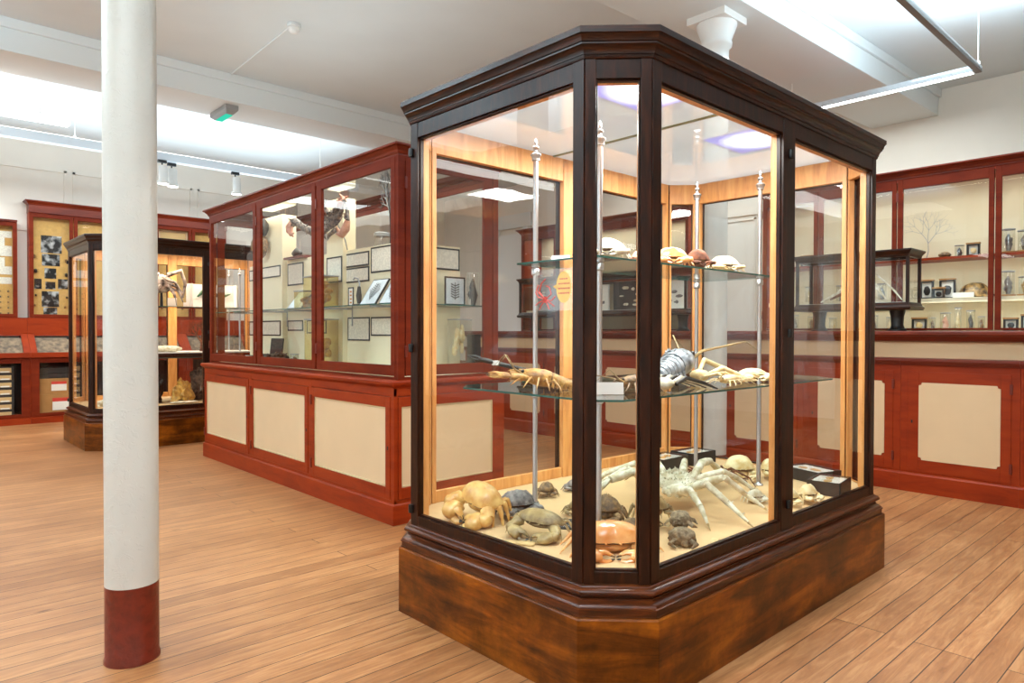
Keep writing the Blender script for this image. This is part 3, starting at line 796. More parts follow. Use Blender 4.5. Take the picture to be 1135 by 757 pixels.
def upper_cabinet(edges, label):
    y0, y1 = edges[0], edges[-1]
    t = thing('glazed_wall_cabinet', label, 'cabinet', (6.62, (y0 + y1) / 2, 1.27))
    b = MB().box(6.43, 6.83, y0, y0 + .03, 1.27, 2.56).box(6.43, 6.83, y1 - .03, y1, 1.27, 2.56).box(6.43, 6.83, y0 + .03, y1 - .03, 2.53, 2.56)
    b.build('carcass', M['red'], t)
    MB().box(6.79, 6.83, y0 + .03, y1 - .03, 1.27, 2.53).build('cream_back', M['cream_in'], t)
    MB().box(6.45, 6.79, y0 + .03, y1 - .03, 1.27, 1.274).build('cabinet_floor', M['cream_in'], t)
    MB().box(6.50, 6.789, y0 + .031, y1 - .031, 1.862, 1.882).build('red_edged_shelf', M['red'], t)
    MB().box(6.50, 6.789, y0 + .031, y1 - .031, 1.505, 1.543).build('white_shelf', M['cream_in'], t)
    prof_rect(MB(), 6.42, 6.83, y0, y1, CORNICE(2.555, .066, .05)).build('cornice', M['red_top'], t)
    for i in range(len(edges) - 1):
        a0, a1 = y1 - edges[i + 1], y1 - edges[i]
        door(t, NX, (6.432, y1), a0, a1, 1.272, 2.555, .045, .04, .022, .085, 'glass', 'l' if i % 2 == 0 else '')
    return t
upper_cabinet([.40, .72, 1.42, 2.12, 2.79, 3.33], 'red-brown glazed jar cabinet on the counter at the right edge of the photo')
upper_cabinet([4.17, 4.82, 5.47, 6.12, 6.76], 'red-brown glazed cabinet on the counter seen through the crab case, left of the far column')

def table_case(y0, y1, label):
    X0, X1 = 6.05, 6.35
    t = thing('table_case', label, 'display case', ((X0 + X1) / 2, (y0 + y1) / 2, 1.27))
    prof_rect(MB(), X0, X1, y0, y1, [(-.1, 1.44), (.012, 1.44), (.02, 1.452), (.02, 1.464), (.008, 1.475), (0, 1.50), (-.1, 1.50)]).box(X0 + .02, X1 - .02, y0 + .02, y1 - .02, 1.45, 1.497).build('base_tray', M['oak_h'], t)
    prof_rect(MB(), X0, X1, y0, y1, [(-.03, 1.865), (0, 1.865), (.004, 1.885), (.014, 1.9), (.024, 1.912), (.024, 1.925), (-.1, 1.93)]).build('top_frame', M['oak_h'], t)
    for (x, y) in ((X0, y0), (X1 - .022, y0), (X0, y1 - .022), (X1 - .022, y1 - .022)):
        MB().box(x, x + .022, y, y + .022, 1.50, 1.866).build('corner_post', M['oak'], t)
    for q in (((X0 + .01, y0 + .02), (X0 + .01, y1 - .02)), ((X1 - .01, y0 + .02), (X1 - .01, y1 - .02)), ((X0 + .02, y0 + .01), (X1 - .02, y0 + .01)), ((X0 + .02, y1 - .01), (X1 - .02, y1 - .01))):
        (ax, ay), (bx_, by) = q
        MB().quad((ax, ay, 1.50), (bx_, by, 1.50), (bx_, by, 1.865), (ax, ay, 1.865)).build('glass_pane', M['glass'], t)
    for y in (y0 + .13, y1 - .15):
        MB().lathe([(.07, 0), (.07, .012), (.055, .022), (.045, .05), (.05, .12), (.062, .17)], ((X0 + X1) / 2, y, 1.27), 4 if False else 14).build('pedestal', M['black'], t, True)
    MB().box(X0 + .02, X1 - .02, y0 + .02, y1 - .02, 1.498, 1.503).build('white_lining', M['paper'], t)
    return t
table_case(1.905, 2.82, 'small dark glass table case on black pedestals, on the counter right of the crab case')
table_case(3.95, 6.40, 'long dark glass table case on the counter, seen through the crab case')

# ---------------------------------------------------------------- back wall: cupboards, sloping desks, wall cases
def back_unit(x0, x1, label):
    t = thing('desk_cupboard', label, 'cabinet', ((x0 + x1) / 2, 11.5, 0))
    yf = 11.30
    b = MB().box(x0, x0 + .03, yf + .02, 11.72, .0, .90).box(x1 - .03, x1, yf + .02, 11.72, 0, .90).box(x0 + .03, x1 - .03, yf + .02, 11.72, .0, .10).box(x0 + .03, x1 - .03, yf + .02, 11.72, .87, .90)
    b.build('carcass', M['red'], t)
    MB().box(x0 + .03, x1 - .03, 11.69, 11.72, .1, .87).build('dark_back', M['dark_in'], t)
    MB().box(x0, x1, yf - .012, yf + .02, 0, .085).build('plinth_board', M['red'], t)
    door(t, NY, (x0, yf + .02), .0, x1 - x0, .088, .895, .10, .10, .05, .07, 'glass')
    # sloping desk
    MB().loft([[(x, y, z) for y, z in ((yf - .02, .90), (yf - .02, .965), (11.56, 1.222), (11.72, 1.222), (11.72, .90))] for x in (x0, x0 + .075)], 0, True, True).build('desk_cheek', M['red'], t)
    MB().loft([[(x, y, z) for y, z in ((yf - .02, .90), (yf - .02, .965), (11.56, 1.222), (11.72, 1.222), (11.72, .90))] for x in (x1 - .075, x1)], 0, True, True).build('desk_cheek', M['red'], t)
    MB().box(x0 + .075, x1 - .075, yf - .02, yf + .02, .90, .965).box(x0 + .075, x1 - .075, 11.53, 11.72, 1.19, 1.222).box(x0 + .075, x1 - .075, yf + .02, 11.72, .90, .91).build('desk_frame', M['red'], t)
    MB().loft([[(x, yf + .02, .945) for x in (x0 + .075, x1 - .075)], [(x, 11.53, 1.165) for x in (x0 + .075, x1 - .075)]], 0, close=False).build('specimen_tray', M['tray'], t)
    MB().loft([[(x, yf + .018, .975) for x in (x0 + .075, x1 - .075)], [(x, 11.535, 1.207) for x in (x0 + .075, x1 - .075)]], 0, close=False).build('glass_lid', M['glass'], t)
    MB().box(x0, x1, 11.55, 11.72, 1.222, 1.44).build('back_rail', M['red'], t)
    return t
M['tray'] = plain('shell_specimen_tray', rgb(150, 126, 98), 0.7, scale=16, col2=rgb(84, 68, 54))
for (x0, x1, l) in ((-.4, .602, 'glass fronted cupboard with sloping desk, out past the left edge'), (.604, 1.604, 'glass fronted cupboard with sloping desk at the left edge, holding labelled boxes'), (1.606, 2.604, 'glass fronted cupboard with sloping desk, holding cardboard cartons'),
                    (2.606, 3.604, 'glass fronted cupboard with sloping desk, behind the far oak case'), (3.606, 4.604, 'glass fronted cupboard with sloping desk, hidden behind the island cabinet')):
    back_unit(x0, x1, l)

def wall_case(edges, z0, z1, label, cornice):
    x0, x1 = edges[0], edges[-1]
    t = thing('insect_wall_case', label, 'wall case', ((x0 + x1) / 2, 11.64, z0))
    yf = 11.55
    MB().box(x0, x0 + .03, yf + .02, 11.745, z0, z1).box(x1 - .03, x1, yf + .02, 11.745, z0, z1).box(x0 + .03, x1 - .03, yf + .02, 11.745, z1 - .03, z1).box(x0 + .03, x1 - .03, yf + .02, 11.745, z0, z0 + .03).build('carcass', M['red'], t)
    MB().box(x0 + .03, x1 - .03, 11.66, 11.70, z0 + .03, z1 - .03).build('straw_backing', M['cork'], t)
    for i in range(len(edges) - 1):
        door(t, NY, (x0, yf + .02), edges[i] - x0, edges[i + 1] - x0, z0, z1, .05, .05, .05, .06, 'glass')
    if cornice:
        b = MB().box(x0 - .004, x1 + .004, yf - .004, 11.745, z1, z1 + .1)
        prof_rect(b, x0, x1, yf + .01, 11.695, CORNICE(z1 + .09, .075, .05))
        b.build('cornice', M['red_top'], t)
    else:
        MB().box(x0, x1, yf - .005, 11.745, z1, z1 + .025).build('top_rail', M['red_top'], t)
    return t
wall_case([.45, 1.50], 1.441, 2.745, 'low red framed insect wall case at the left edge', False)
wall_case([1.635, 2.165, 2.70, 3.24, 3.78, 4.32], 1.441, 2.90, 'tall red-brown insect wall case with cornice behind the near column', True)
# ================================================================= crustaceans
def carapace(mb, c, a, b, h, dep=.5, nt=44, mi=0, scallop=.015, taper=.28, bump=.0, seed=1, spikes=0, spike_len=.02, mat=None, mu=None):
    rd = random.Random(seed)
    ph = [rd.random() * 6.28 for _ in range(6)]
    def pt(rho, th, top):
        x, y = cos(th), sin(th)
        r = 1.0
        if y > 0: r *= 1 - taper * y * y
        else: r *= 1 - .14 * abs(y) ** 3 - .05 * max(0, 1 - abs(x) * 5)
        if y < .35: r *= 1 + scallop * (1 if int(th * 7) % 2 else -1) * (rho ** 6)
        # raised gill and stomach regions with furrows between them
        px, py = rho * x, rho * y
        reg = .55 * math.exp(-((px / .34) ** 2 + ((py + .18) / .42) ** 2)) + .45 * math.exp(-(((abs(px) - .52) / .25) ** 2 + ((py - .02) / .40) ** 2)) + .3 * math.exp(-((px / .3) ** 2 + ((py - .55) / .2) ** 2))
        wob = 1 + bump * (sin(12 * px + ph[0]) * cos(9 * py + ph[1]) + .6 * sin(19 * px + ph[2]) * sin(17 * py + ph[3])) + bump * 5 * (reg - .35)
        if top: z = h * (max(0, 1 - rho ** 2.3)) ** .62 * wob + h * .05 * (rho > .97)
        else: z = -h * dep * (1 - rho ** 2)
        return Vector((c[0] + a * rho * x * r, c[1] + b * rho * y * r, c[2] + z))
    rings = []
    for rho in (.06, .22, .36, .5, .62, .74, .84, .92, .97, 1.0): rings.append([pt(rho, 2 * pi * j / nt, True) for j in range(nt)])
    under = [rings[-1]] + [[pt(rho, 2 * pi * j / nt, False) for j in range(nt)] for rho in (.95, .8, .45, .1)]
    if mat: rings = [[mat @ p for p in r] for r in rings]; under = [[mat @ p for p in r] for r in under]
    mb.loft(rings, mi, True, False); mb.loft(under, mi if mu is None else mu, False, True)
    for k in range(spikes):
        rho = rd.uniform(0, .97); th = rd.uniform(0, 6.28)
        p = pt(rho, th, True); q = Vector((c[0], c[1], c[2] - h * .6)); d = (p - q).normalized()
        pp = [p - d * spike_len * .4, p + d * spike_len * rd.uniform(.6, 1.1)]
        if mat: pp = [mat @ v for v in pp]
        mb.tube(pp, [spike_len * .34, spike_len * .05], 5, mi)

def chela(mb, p0, p1, tip, r, mi=0, dark=1, side=1, flat=.7, spread=.35):
    """claw: palm from p0 to p1, two fingers on to tip"""
    p0, p1, tip = Vector(p0), Vector(p1), Vector(tip)
    d = p1 - p0
    mb.tube([p0, p0 + d * .15, p0 + d * .45, p0 + d * .8, p1, p1 + (tip - p1) * .12], [r * .4, r * .75, r * 1.0, r * .98, r * .75, r * .45], 12, mi, flat=flat)
    f = tip - p1; L = f.length
    up = Vector((0, 0, 1)); sd = f.normalized().cross(up)
    off = (up * .7 + sd * .3 * side).normalized()
    for s, rr in ((1, .46), (-1, .42)):
        o = off * s
        a = p1 - d * .05 + o * r * .38
        m1 = p1 + f * .4 + o * (r * .38 + L * spread * .22)
        m2 = p1 + f * .75 + o * (r * .22 + L * spread * .12)
        mb.tube([a, m1, m2, p1 + f + o * r * .06], [r * rr, r * rr * .8, r * rr * .5, r * .06], 8, mi, flat=.8)
        mb.tube([m2 - f * .02, p1 + f * 1.01 + o * r * .06], [r * rr * .53, r * .06], 8, dark, flat=.8)

def crab_mesh(w, l, h, lift=.03, claw=1.0, legs=1.0, legr=.034, seed=1, bump=.03, spikes=0, scallop=.015, knobby=False, tuck=False, claws=(1, -1), dep=.3, taper=.28, clawz=.7, reach=1.0, legy=0.0):
    rd = random.Random(seed); mb = MB()
    a, b = w / 2, l / 2
    z0 = lift + h * .5
    carapace(mb, (0, 0, z0), a, b, h, dep, 44, 0, scallop, taper, bump, seed, spikes=spikes, spike_len=w * .05, mu=2)
    # body below the shell and folded mouth parts
    mb.ell((0, b * .02, z0 - h * .32), (a * .68, b * .74, h * .42), 18, 10, 0, .02, seed)
    for s in (1, -1):
        mb.tube([(s * a * .17, -b * .82, z0 + h * .02), (s * a * .21, -b * .97, z0 + h * .1)], [w * .012, w * .016], 7, 0)
    for s in claws:
        R = .115 * w * claw
        sh = Vector((s * a * .60, -b * .50, z0 - h * .3))
        el = Vector((s * a * 1.02, -b * (1.0 * reach), z0 * clawz))
        wr = Vector((s * a * .92, -b * 1.36 * reach, z0 * clawz * .9 + R * .2))
        pe = Vector((s * a * .44, -b * 1.60 * reach, max(R * .95, z0 * clawz * .7)))
        tp = Vector((s * a * .02, -b * 1.52 * reach, max(R * .7, z0 * clawz * .5)))
        if tuck:
            wr = Vector((s * a * .9, -b * 1.15, z0 * .7)); pe = Vector((s * a * .42, -b * 1.2, z0 * .62)); tp = Vector((s * a * .06, -b * 1.12, z0 * .45))
        mb.tube([sh, (sh + el) / 2 + Vector((0, 0, R * .3)), el], [R * .42, R * .62, R * .56], 12, 0)
        mb.ell((el + wr) / 2, (R * .64, R * .64, R * .58), 12, 9, 0, .03, seed + 3)
        chela(mb, (el + wr) / 2 + (wr - el) * .25, pe, tp, R, 0, 1, s)
    for s in (1, -1):
        for k in range(4):
            t = k / 3
            y0 = -b * .35 + t * b * .95
            ang = -.55 + t * 1.35 + rd.uniform(-.1, .1) + legy
            L = legs * w * (.62 + .14 * sin(pi * t)) * rd.uniform(.92, 1.06)
            dx, dy = s * cos(ang), sin(ang)
            r = legr * w * (1 if k < 3 else .85)
            p0 = Vector((s * a * .62, y0 * .8, z0 - h * .25))
            kn = p0 + Vector((dx * L * .5, dy * L * .5, h * .34))
            an = p0 + Vector((dx * L * .78, dy * L * .78 - L * .06, -z0 * .3))
            tip = p0 + Vector((dx * L * .96, dy * L * .96 - L * .16, 0)); tip.z = .003
            mb.tube([p0, p0.lerp(kn, .55), kn.lerp(p0, .06), kn], [r * .7, r * 1.15, r * .95, r * .6], 9, 0)
            mb.tube([kn, kn.lerp(an, .15), kn.lerp(an, .6), an], [r * .6, r * .95, r * .9, r * .5], 9, 0)
            mb.tube([an, an.lerp(tip, .18), an.lerp(tip, .6) + Vector((0, 0, L * .02)), tip], [r * .5, r * .62, r * .4, r * .07], 8, 0)
            if knobby:
                for q in range(5):
                    c = kn.lerp(an, q / 5); mb.ell(c + Vector((rd.uniform(-1, 1), rd.uniform(-1, 1), rd.uniform(0, 1))) * r * .5, (r * .7,) * 3, 6, 5, 0)
    return mb

def place(o, loc, rz=0, rx=0, ry=0):
    o.location = loc; o.rotation_euler = (rx, ry, rz); return o

def crab(label, loc, rz, m, group=None, rx=0, ry=0, dark=None, **k):
    o = crab_mesh(**k).build('crab', [m, dark or M['s_dark'], M['s_under']], None, True)
    tag(o, label, 'crab', group)
    return place(o, loc, rz, rx, ry)

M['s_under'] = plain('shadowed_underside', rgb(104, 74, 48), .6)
M['print_tan'] = stripes_mat('printed_tan_label', rgb(216, 184, 130), rgb(90, 70, 46), 120, 1)
ZF = .4255
A45 = -radians(45)
# --- on the sand cloth of the big case
crab('big yellow-tan crab propped upright on the cloth by the left corner post', (1.985, 2.33, ZF + .012), radians(-84), M['s_tan'], w=.215, l=.165, h=.07, lift=.06, claw=2.05, legs=.46, legr=.062, seed=3, bump=.02, rx=radians(15), ry=radians(13), reach=.92, clawz=.8, legy=.15, taper=.2, scallop=.02)
crab('dusty grey crab behind the big yellow-tan crab', (2.15, 2.285, ZF), radians(-22), M['s_grey'], w=.18, l=.135, h=.06, lift=.022, claw=1.25, legs=.5, legr=.055, seed=8, bump=.05, tuck=True)
crab('olive swimming crab with open pincers, in front of the chrome pole', (2.00, 1.985, ZF), radians(-72), M['s_olive'], w=.205, l=.125, h=.04, lift=.05, claw=1.35, legs=.6, legr=.028, seed=5, bump=.02, scallop=.03, rx=radians(6), ry=radians(4), clawz=.6)
o = MB().box(-.055, .055, -.02, .02, 0, .006).build('wooden_label', M['tanpaper'], None, bevel=.001)
place(tag(o, 'blank tan label board lying before the olive swimming crab', 'label'), (1.862, 1.955, ZF + .001), radians(-60))
bl = thing('black_label', 'small black label with white print beside the olive swimming crab', 'label', (2.17, 1.975, ZF))
MB().loft([[(2.112, 2.01, ZF), (2.178, 1.905, ZF), (2.228, 1.94, ZF), (2.162, 2.045, ZF)], [(2.112, 2.01, ZF + .006), (2.178, 1.905, ZF + .006), (2.228, 1.94, ZF + .03), (2.162, 2.045, ZF + .03)]], 0, True, True).build('card', M['blackboard'], bl)
MB().loft([[(2.1205, 2.006, ZF + .0095), (2.178, 1.9145, ZF + .0095)], [(2.2155, 1.944, ZF + .0275), (2.161, 2.033, ZF + .0275)]][::1], 0, close=False).build('white_print', M['print_white'], bl)
crab('small grey-brown crab by the back left rail, behind the pole', (2.50, 2.44, ZF), radians(-30), M['s_brown'], w=.085, l=.075, h=.04, lift=.012, claw=1.3, legs=.7, legr=.05, seed=11, bump=.08, tuck=True)
crab('small pale crab at the back left rail, farther right', (2.70, 2.43, ZF), radians(-50), M['s_grey'], w=.09, l=.07, h=.03, lift=.012, claw=1.2, legs=.7, legr=.045, seed=12, bump=.08, tuck=True)
crab('brown furry crab half hidden by the left door stile', (2.35, 2.10, ZF), radians(-70), M['s_olive'], w=.085, l=.07, h=.032, lift=.016, claw=1.2, legs=.8, legr=.05, seed=14, bump=.06)
crab('large glossy orange edible crab behind the narrow corner pane', (2.06, 1.675, ZF), A45 + radians(4), M['s_orange'], w=.27, l=.17, h=.064, lift=.018, claw=1.05, legs=.62, legr=.032, seed=21, bump=.016, scallop=.016, rx=radians(5), clawz=.6, reach=1.0)
crab('knobbly brown crab behind the orange edible crab', (2.34, 1.93, ZF), radians(-60), M['s_brown'], w=.15, l=.13, h=.06, lift=.03, claw=1.2, legs=.62, legr=.05, seed=23, bump=.08, spikes=40, knobby=True)
crab('mottled tan spiny crab beside the knobbly brown crab', (2.46, 1.77, ZF), radians(-25), M['s_olive'], w=.14, l=.13, h=.055, lift=.05, claw=1.1, legs=.7, legr=.045, seed=27, bump=.08, spikes=50, knobby=True)
crab('flat greenish crab shell below the mottled spiny crab', (2.30, 1.74, ZF), radians(-60), M['s_brown'], w=.12, l=.10, h=.03, lift=.02, claw=.9, legs=.5, legr=.045, seed=29, bump=.06)
# small sponge crabs
for (x, y, z, s, lab) in ((2.315, 1.525, 0, .055, 'grey sponge-covered crab, lower of the stacked pair by the right pane'), (2.375, 1.57, .052, .05, 'grey sponge-covered crab, upper of the stacked pair by the right pane')):
    b = MB().ell((0, 0, s * .62), (s * .95, s * .85, s * .62), 18, 12, 0, .10, 5)
    for q in range(5):
        an = q * 1.25; b.ell((cos(an) * s * .7, sin(an) * s * .65, s * .35), (s * .33, s * .3, s * .3), 9, 7, 0, .1, q)
    for q in (1, -1): b.tube([(q * s * .5, -s * .6, s * .5), (q * s * .9, -s * 1.0, s * .35), (q * s * .5, -s * 1.3, s * .15)], [s * .2, s * .17, s * .05], 7, 0)
    o = b.build('sponge_crab', [M['s_sponge'], M['s_dark']], None, True)
    place(tag(o, lab, 'crab'), (x, y, ZF + (z if z else 0)), radians(-50 if z == 0 else 30))
o = MB().box(-.045, .045, -.014, .014, 0, .003).build('paper_label', M['print_tan'], None)
place(tag(o, 'tan paper label lying right of the stacked sponge crabs', 'label'), (2.44, 1.46, ZF + .001), radians(20))
# spider crab
def spider_crab():
    b = MB(); c = Vector((2.83, 1.90, .535)); rd = random.Random(4)
    R = Matrix.Translation(c) @ Matrix.Rotation(radians(-52), 4, 'Z') @ Matrix.Rotation(radians(8), 4, 'X')
    carapace(b, (0, 0, 0), .10, .125, .055, .75, 30, 0, .01, .15, .06, 4, spikes=150, spike_len=.013, mat=R)
    b.ell(R @ Vector((0, -.10, .0)), (.045, .05, .03), 12, 8, 0, .1, 3)
    for q in range(8):
        an = q * .8; b.ell(R @ Vector((cos(an) * .05, -.09 + sin(an) * .035, -.01)), (.022, .02, .02), 8, 6, 0, .1, q)
    legs = [
        [(2.73, 1.81, .52), (2.665, 1.715, .555), (2.60, 1.62, .51), (2.565, 1.55, .427)],
        [(2.80, 1.80, .53), (2.735, 1.675, .578), (2.755, 1.57, .50), (2.723, 1.432, .427)],
        [(2.88, 1.82, .53), (2.885, 1.675, .585), (2.985, 1.62, .50), (3.025, 1.515, .427)],
        [(2.93, 1.88, .53), (3.05, 1.78, .575), (3.20, 1.78, .52), (3.30, 1.70, .427)],
        [(2.76, 1.99, .53), (2.70, 2.09, .59), (2.60, 2.17, .52), (2.50, 2.22, .427)],
        [(2.82, 2.02, .53), (2.85, 2.15, .59), (2.75, 2.27, .53), (2.64, 2.32, .427)],
        [(2.90, 2.0, .53), (3.0, 2.13, .585), (3.05, 2.28, .52), (3.08, 2.40, .427)],
        [(2.94, 1.94, .53), (3.09, 2.02, .59), (3.22, 2.10, .52), (3.33, 2.16, .427)]]
    for L in legs:
        L = [Vector(p) for p in L]
        b.tube([L[0], L[0].lerp(L[1], .5), L[1]], [.017, .020, .0155], 9, 0)
        b.tube([L[1], L[1].lerp(L[2], .5), L[2]], [.0155, .0145, .0125], 9, 0)
        m = L[2].lerp(L[3], .72)
        b.tube([L[2], L[2].lerp(m, .5), m], [.0125, .010, .006], 8, 0)
        b.tube([m, L[3]], [.0062, .001], 7, 1)
        for q in range(16):
            i = rd.choice((0, 1, 1, 2)); p = L[i].lerp(L[i + 1], rd.random()); o_ = Vector((rd.uniform(-1, 1), rd.uniform(-1, 1), rd.uniform(0, 1))).normalized()
            b.tube([p + o_ * .009, p + o_ * .021], [.004, .0008], 5, 0)
    # claw arms reaching round
    for (s, pts, tip) in ((1, [(2.90, 1.86, .54), (3.06, 1.90, .60), (3.20, 1.94, .585)], (3.42, 1.95, .45)), (-1, [(2.73, 1.94, .54), (2.62, 1.99, .60), (2.50, 2.03, .575)], (2.40, 2.12, .47))):
        p = [Vector(q) for q in pts]
        b.tube([p[0], p[0].lerp(p[1], .5), p[1]], [.016, .02, .018], 10, 0)
        b.ell(p[1], (.021, .021, .019), 10, 7, 0)
        b.tube([p[1], p[1].lerp(p[2], .5), p[2]], [.018, .021, .018], 10, 0)
        chela(b, p[2], p[2].lerp(Vector(tip), .6), tip, .022, 0, 1, s)
    o = b.build('spider_crab', [M['s_white'], M['s_olive']], None, True, origin=(c.x, c.y, ZF))
    tag(o, 'huge chalky white spiny spider crab with long bent legs, centre of the case floor', 'crab')
spider_crab()
# slender brown crab and pale shells farther back
def slender():
    b = MB(); carapace(b, (0, 0, .05), .035, .045, .02, .6, 18, 0, 0, .1, .05, 2)
    for s in (1, -1):
        for k in range(4):
            an = -.9 + k * .6
            b.tube([(s * .03, -.02 + k * .014, .05), (s * (.03 + .10 * cos(an)), sin(an) * .12, .085), (s * (.03 + .17 * cos(an)), sin(an) * .2, .05), (s * (.03 + .2 * cos(an)), sin(an) * .24, .003)], [.007, .006, .005, .002], 6, 0)
    return b
o = slender().build('long_legged_crab', [M['s_coral']], None, True)
place(tag(o, 'small brown crab with thread-thin legs behind the spider crab', 'crab'), (3.34, 2.02, ZF), radians(-40))
crab('large pale tan crab shell at the back, left of the rear chrome pole', (3.62, 2.01, ZF), radians(-40), M['s_cream'], w=.17, l=.15, h=.075, lift=.02, claw=.9, legs=.5, seed=33, bump=.03)
crab('cream crab with folded claws right of the rear chrome pole', (3.76, 1.90, ZF), radians(-30), M['s_cream'], w=.10, l=.10, h=.06, lift=.02, claw=1.4, legs=.6, seed=34, bump=.04, tuck=True)
crab('small white crab just left of the middle door post', (3.17, 1.675, ZF), radians(-30), M['s_white'], w=.09, l=.07, h=.03, lift=.015, claw=1.1, legs=.7, seed=35, bump=.05, tuck=True)
crab('small yellow-cream crab just right of the middle door post', (3.22, 1.525, ZF), radians(-50), M['s_cream'], w=.085, l=.07, h=.045, lift=.02, claw=1.3, legs=.6, seed=36, tuck=True)
crab('bumpy yellow-cream crab in front of the black specimen box', (3.36, 1.50, ZF), radians(-20), M['s_cream'], w=.10, l=.085, h=.045, lift=.02, claw=1.4, legs=.7, legr=.05, seed=37, bump=.06, tuck=True)
def spec_box(x, y, rz, w, d, h, lab):
    t = thing('specimen_box', lab, 'box', (0, 0, 0), 'black glass-lidded specimen boxes')
    b = MB().box(-w / 2, w / 2, -d / 2, d / 2, 0, .006)
    for q in ((-w / 2, w / 2, -d / 2, -d / 2 + .006), (-w / 2, w / 2, d / 2 - .006, d / 2), (-w / 2, -w / 2 + .006, -d / 2 + .006, d / 2 - .006), (w / 2 - .006, w / 2, -d / 2 + .006, d / 2 - .006)): b.box(*q, .006, h)
    b.build('box_body', M['blackboard'], t)
    MB().box(-w / 2 + .007, w / 2 - .007, -d / 2 + .007, d / 2 - .007, .007, h * .86).build('paper_lining', M['paper'], t)
    MB().ell((-.03, .0, h * .9), (.04, .02, .005), 10, 6, 0, .15).ell((.05, .01, h * .9), (.03, .018, .005), 10, 6, 0, .15, 4).build('specimen', M['s_tan'], t, True)
    MB().quad((-w / 2, -d / 2, h), (w / 2, -d / 2, h), (w / 2, d / 2, h), (-w / 2, d / 2, h)).build('glass_lid', M['glass'], t)
    t.location = (x, y, ZF + .0005); t.rotation_euler = (0, 0, rz)
spec_box(3.56, 2.47, radians(0), .26, .17, .075, 'black glass-lidded box at the back, left of the pole')
spec_box(3.86, 2.46, radians(-4), .24, .17, .075, 'black glass-lidded box at the back, behind the pole')
spec_box(3.90, 1.72, radians(72), .25, .18, .065, 'black glass-lidded box, farther one in the right end of the case')
spec_box(3.66, 1.52, radians(8), .22, .16, .07, 'black glass-lidded box, nearer one in the right end of the case')

# --- lobsters on the lower glass shelf
def lobster_mesh(L=.26, w=.06, ant=.2, claws=0, seed=1, legs=True, curl=0.0):
    rd = random.Random(seed); b = MB()
    h = w * .5
    # head shield
    b.tube([(L * .5, 0, h * 1.1), (L * .44, 0, h * 1.15), (L * .3, 0, h * 1.15), (L * .12, 0, h * 1.1), (L * .02, 0, h * 1.05)], [w * .1, w * .32, w * .48, w * .52, w * .46], 14, 0, flat=.85)
    b.tube([(L * .44, 0, h * 1.5), (L * .53, 0, h * 1.62)], [w * .14, w * .03], 6, 0)
    for s in (1, -1):
        b.ell((L * .47, s * w * .2, h * 1.5), (w * .09,) * 3, 8, 6, 1)
        b.tube([(L * .46, s * w * .22, h * 1.2), (L * .6, s * w * .4, h * 1.6), (L * .6 + ant * .5, s * w * (.6 + rd.random()), h * (2 + rd.random())), (L * .6 + ant, s * w * (1 + rd.random()), h * 1.2)], [w * .06, w * .045, w * .025, w * .008], 6, 2)
        b.tube([(L * .46, s * w * .1, h * 1.2), (L * .62, s * w * .15, h * 1.5), (L * .7, s * w * .3, h * 1.3)], [w * .05, w * .03, w * .01], 5, 0)
    # tail rings
    for k in range(6):
        x = -L * .02 - k * L * .068; r = w * (.47 - .035 * k); z = h * (1.0 - .05 * k) + curl * k * k
        b.tube([(x + L * .035, 0, z), (x + L * .01, 0, z), (x - L * .04, 0, z - .001)], [r * .86, r, r * .9], 14, 0, flat=.8)
        for s in (1, -1): b.tube([(x, s * r * .9, z - r * .3), (x - L * .01, s * r * 1.05, z - r * .8)], [r * .16, r * .04], 5, 0)
    x = -L * .44
    for k, an in enumerate((-.6, -.3, 0, .3, .6)):
        b.tube([(x, sin(an) * w * .2, h * .55), (x - L * .06 * cos(an), sin(an) * w * .6, h * .5), (x - L * .12 * cos(an), sin(an) * w * 1.0, h * .35)], [w * .12, w * .17, w * .08], 8, 0, flat=.25)
    # dark seams between the tail rings
    for k in range(7):
        x = -L * .02 - (k - .5) * L * .068; r = w * (.47 - .035 * (k - .5)); z = h * (1.0 - .05 * (k - .5)) + curl * k * k
        b.tube([(x - .0018, 0, z), (x + .0018, 0, z)], [r * .93, r * .93], 14, 1, flat=.8)
    for k in range(26):   # knobs on the head shield
        q = rd.random(); x = L * (.04 + .38 * q); a_ = rd.uniform(.25, 2.9); rr = w * (.52 - .16 * q)
        b.tube([(x, cos(a_) * rr * .95, h * 1.1 + sin(a_) * rr * .8), (x + w * .06, cos(a_) * rr * 1.12, h * 1.1 + sin(a_) * rr * .98)], [w * .045, w * .008], 5, 0)
    if legs:
        for s in (1, -1):
            for k in range(5):
                x0 = L * (.36 - .075 * k); f = .20 - .085 * k
                b.tube([(x0, s * w * .3, h * .7), (x0 + L * f * .5, s * w * .85, h * 1.1), (x0 + L * f * 1.1, s * w * 1.25, h * .55), (x0 + L * f * 1.5, s * w * rd.uniform(1.2, 1.6), .003)], [w * .06, w * .055, w * .04, w * .01], 6, 0)
    if claws:
        for s in (1, -1):
            b.tube([(L * .38, s * w * .4, h * .9), (L * .52, s * w * .95, h * 1.0), (L * .64, s * w * .9, h * .9)], [w * .12, w * .17, w * .16], 8, 0)
            chela(b, (L * .64, s * w * .9, h * .9), (L * .82, s * w * .75, h * .8), (L * 1.02, s * w * .6, h * .7), w * .24 * claws, 0, 1, s)
    return b
ZS = 1.0085
M['s_gold'] = spec('golden_shell', (216, 168, 92), (146, 96, 44), .4, 30, .4)
def lobster(label, loc, rz, m, ry=0, **k):
    o = lobster_mesh(**k).build('lobster', [m, M['s_dark'], M['s_olive']], None, True)
    return place(tag(o, label, 'lobster'), loc, rz, 0, ry)
lobster('golden tan spiny lobster facing left on the lower glass shelf', (2.10, 2.03, ZS), radians(140), M['s_gold'], ry=radians(-8), L=.27, w=.085, ant=.09, seed=2, claws=.7)
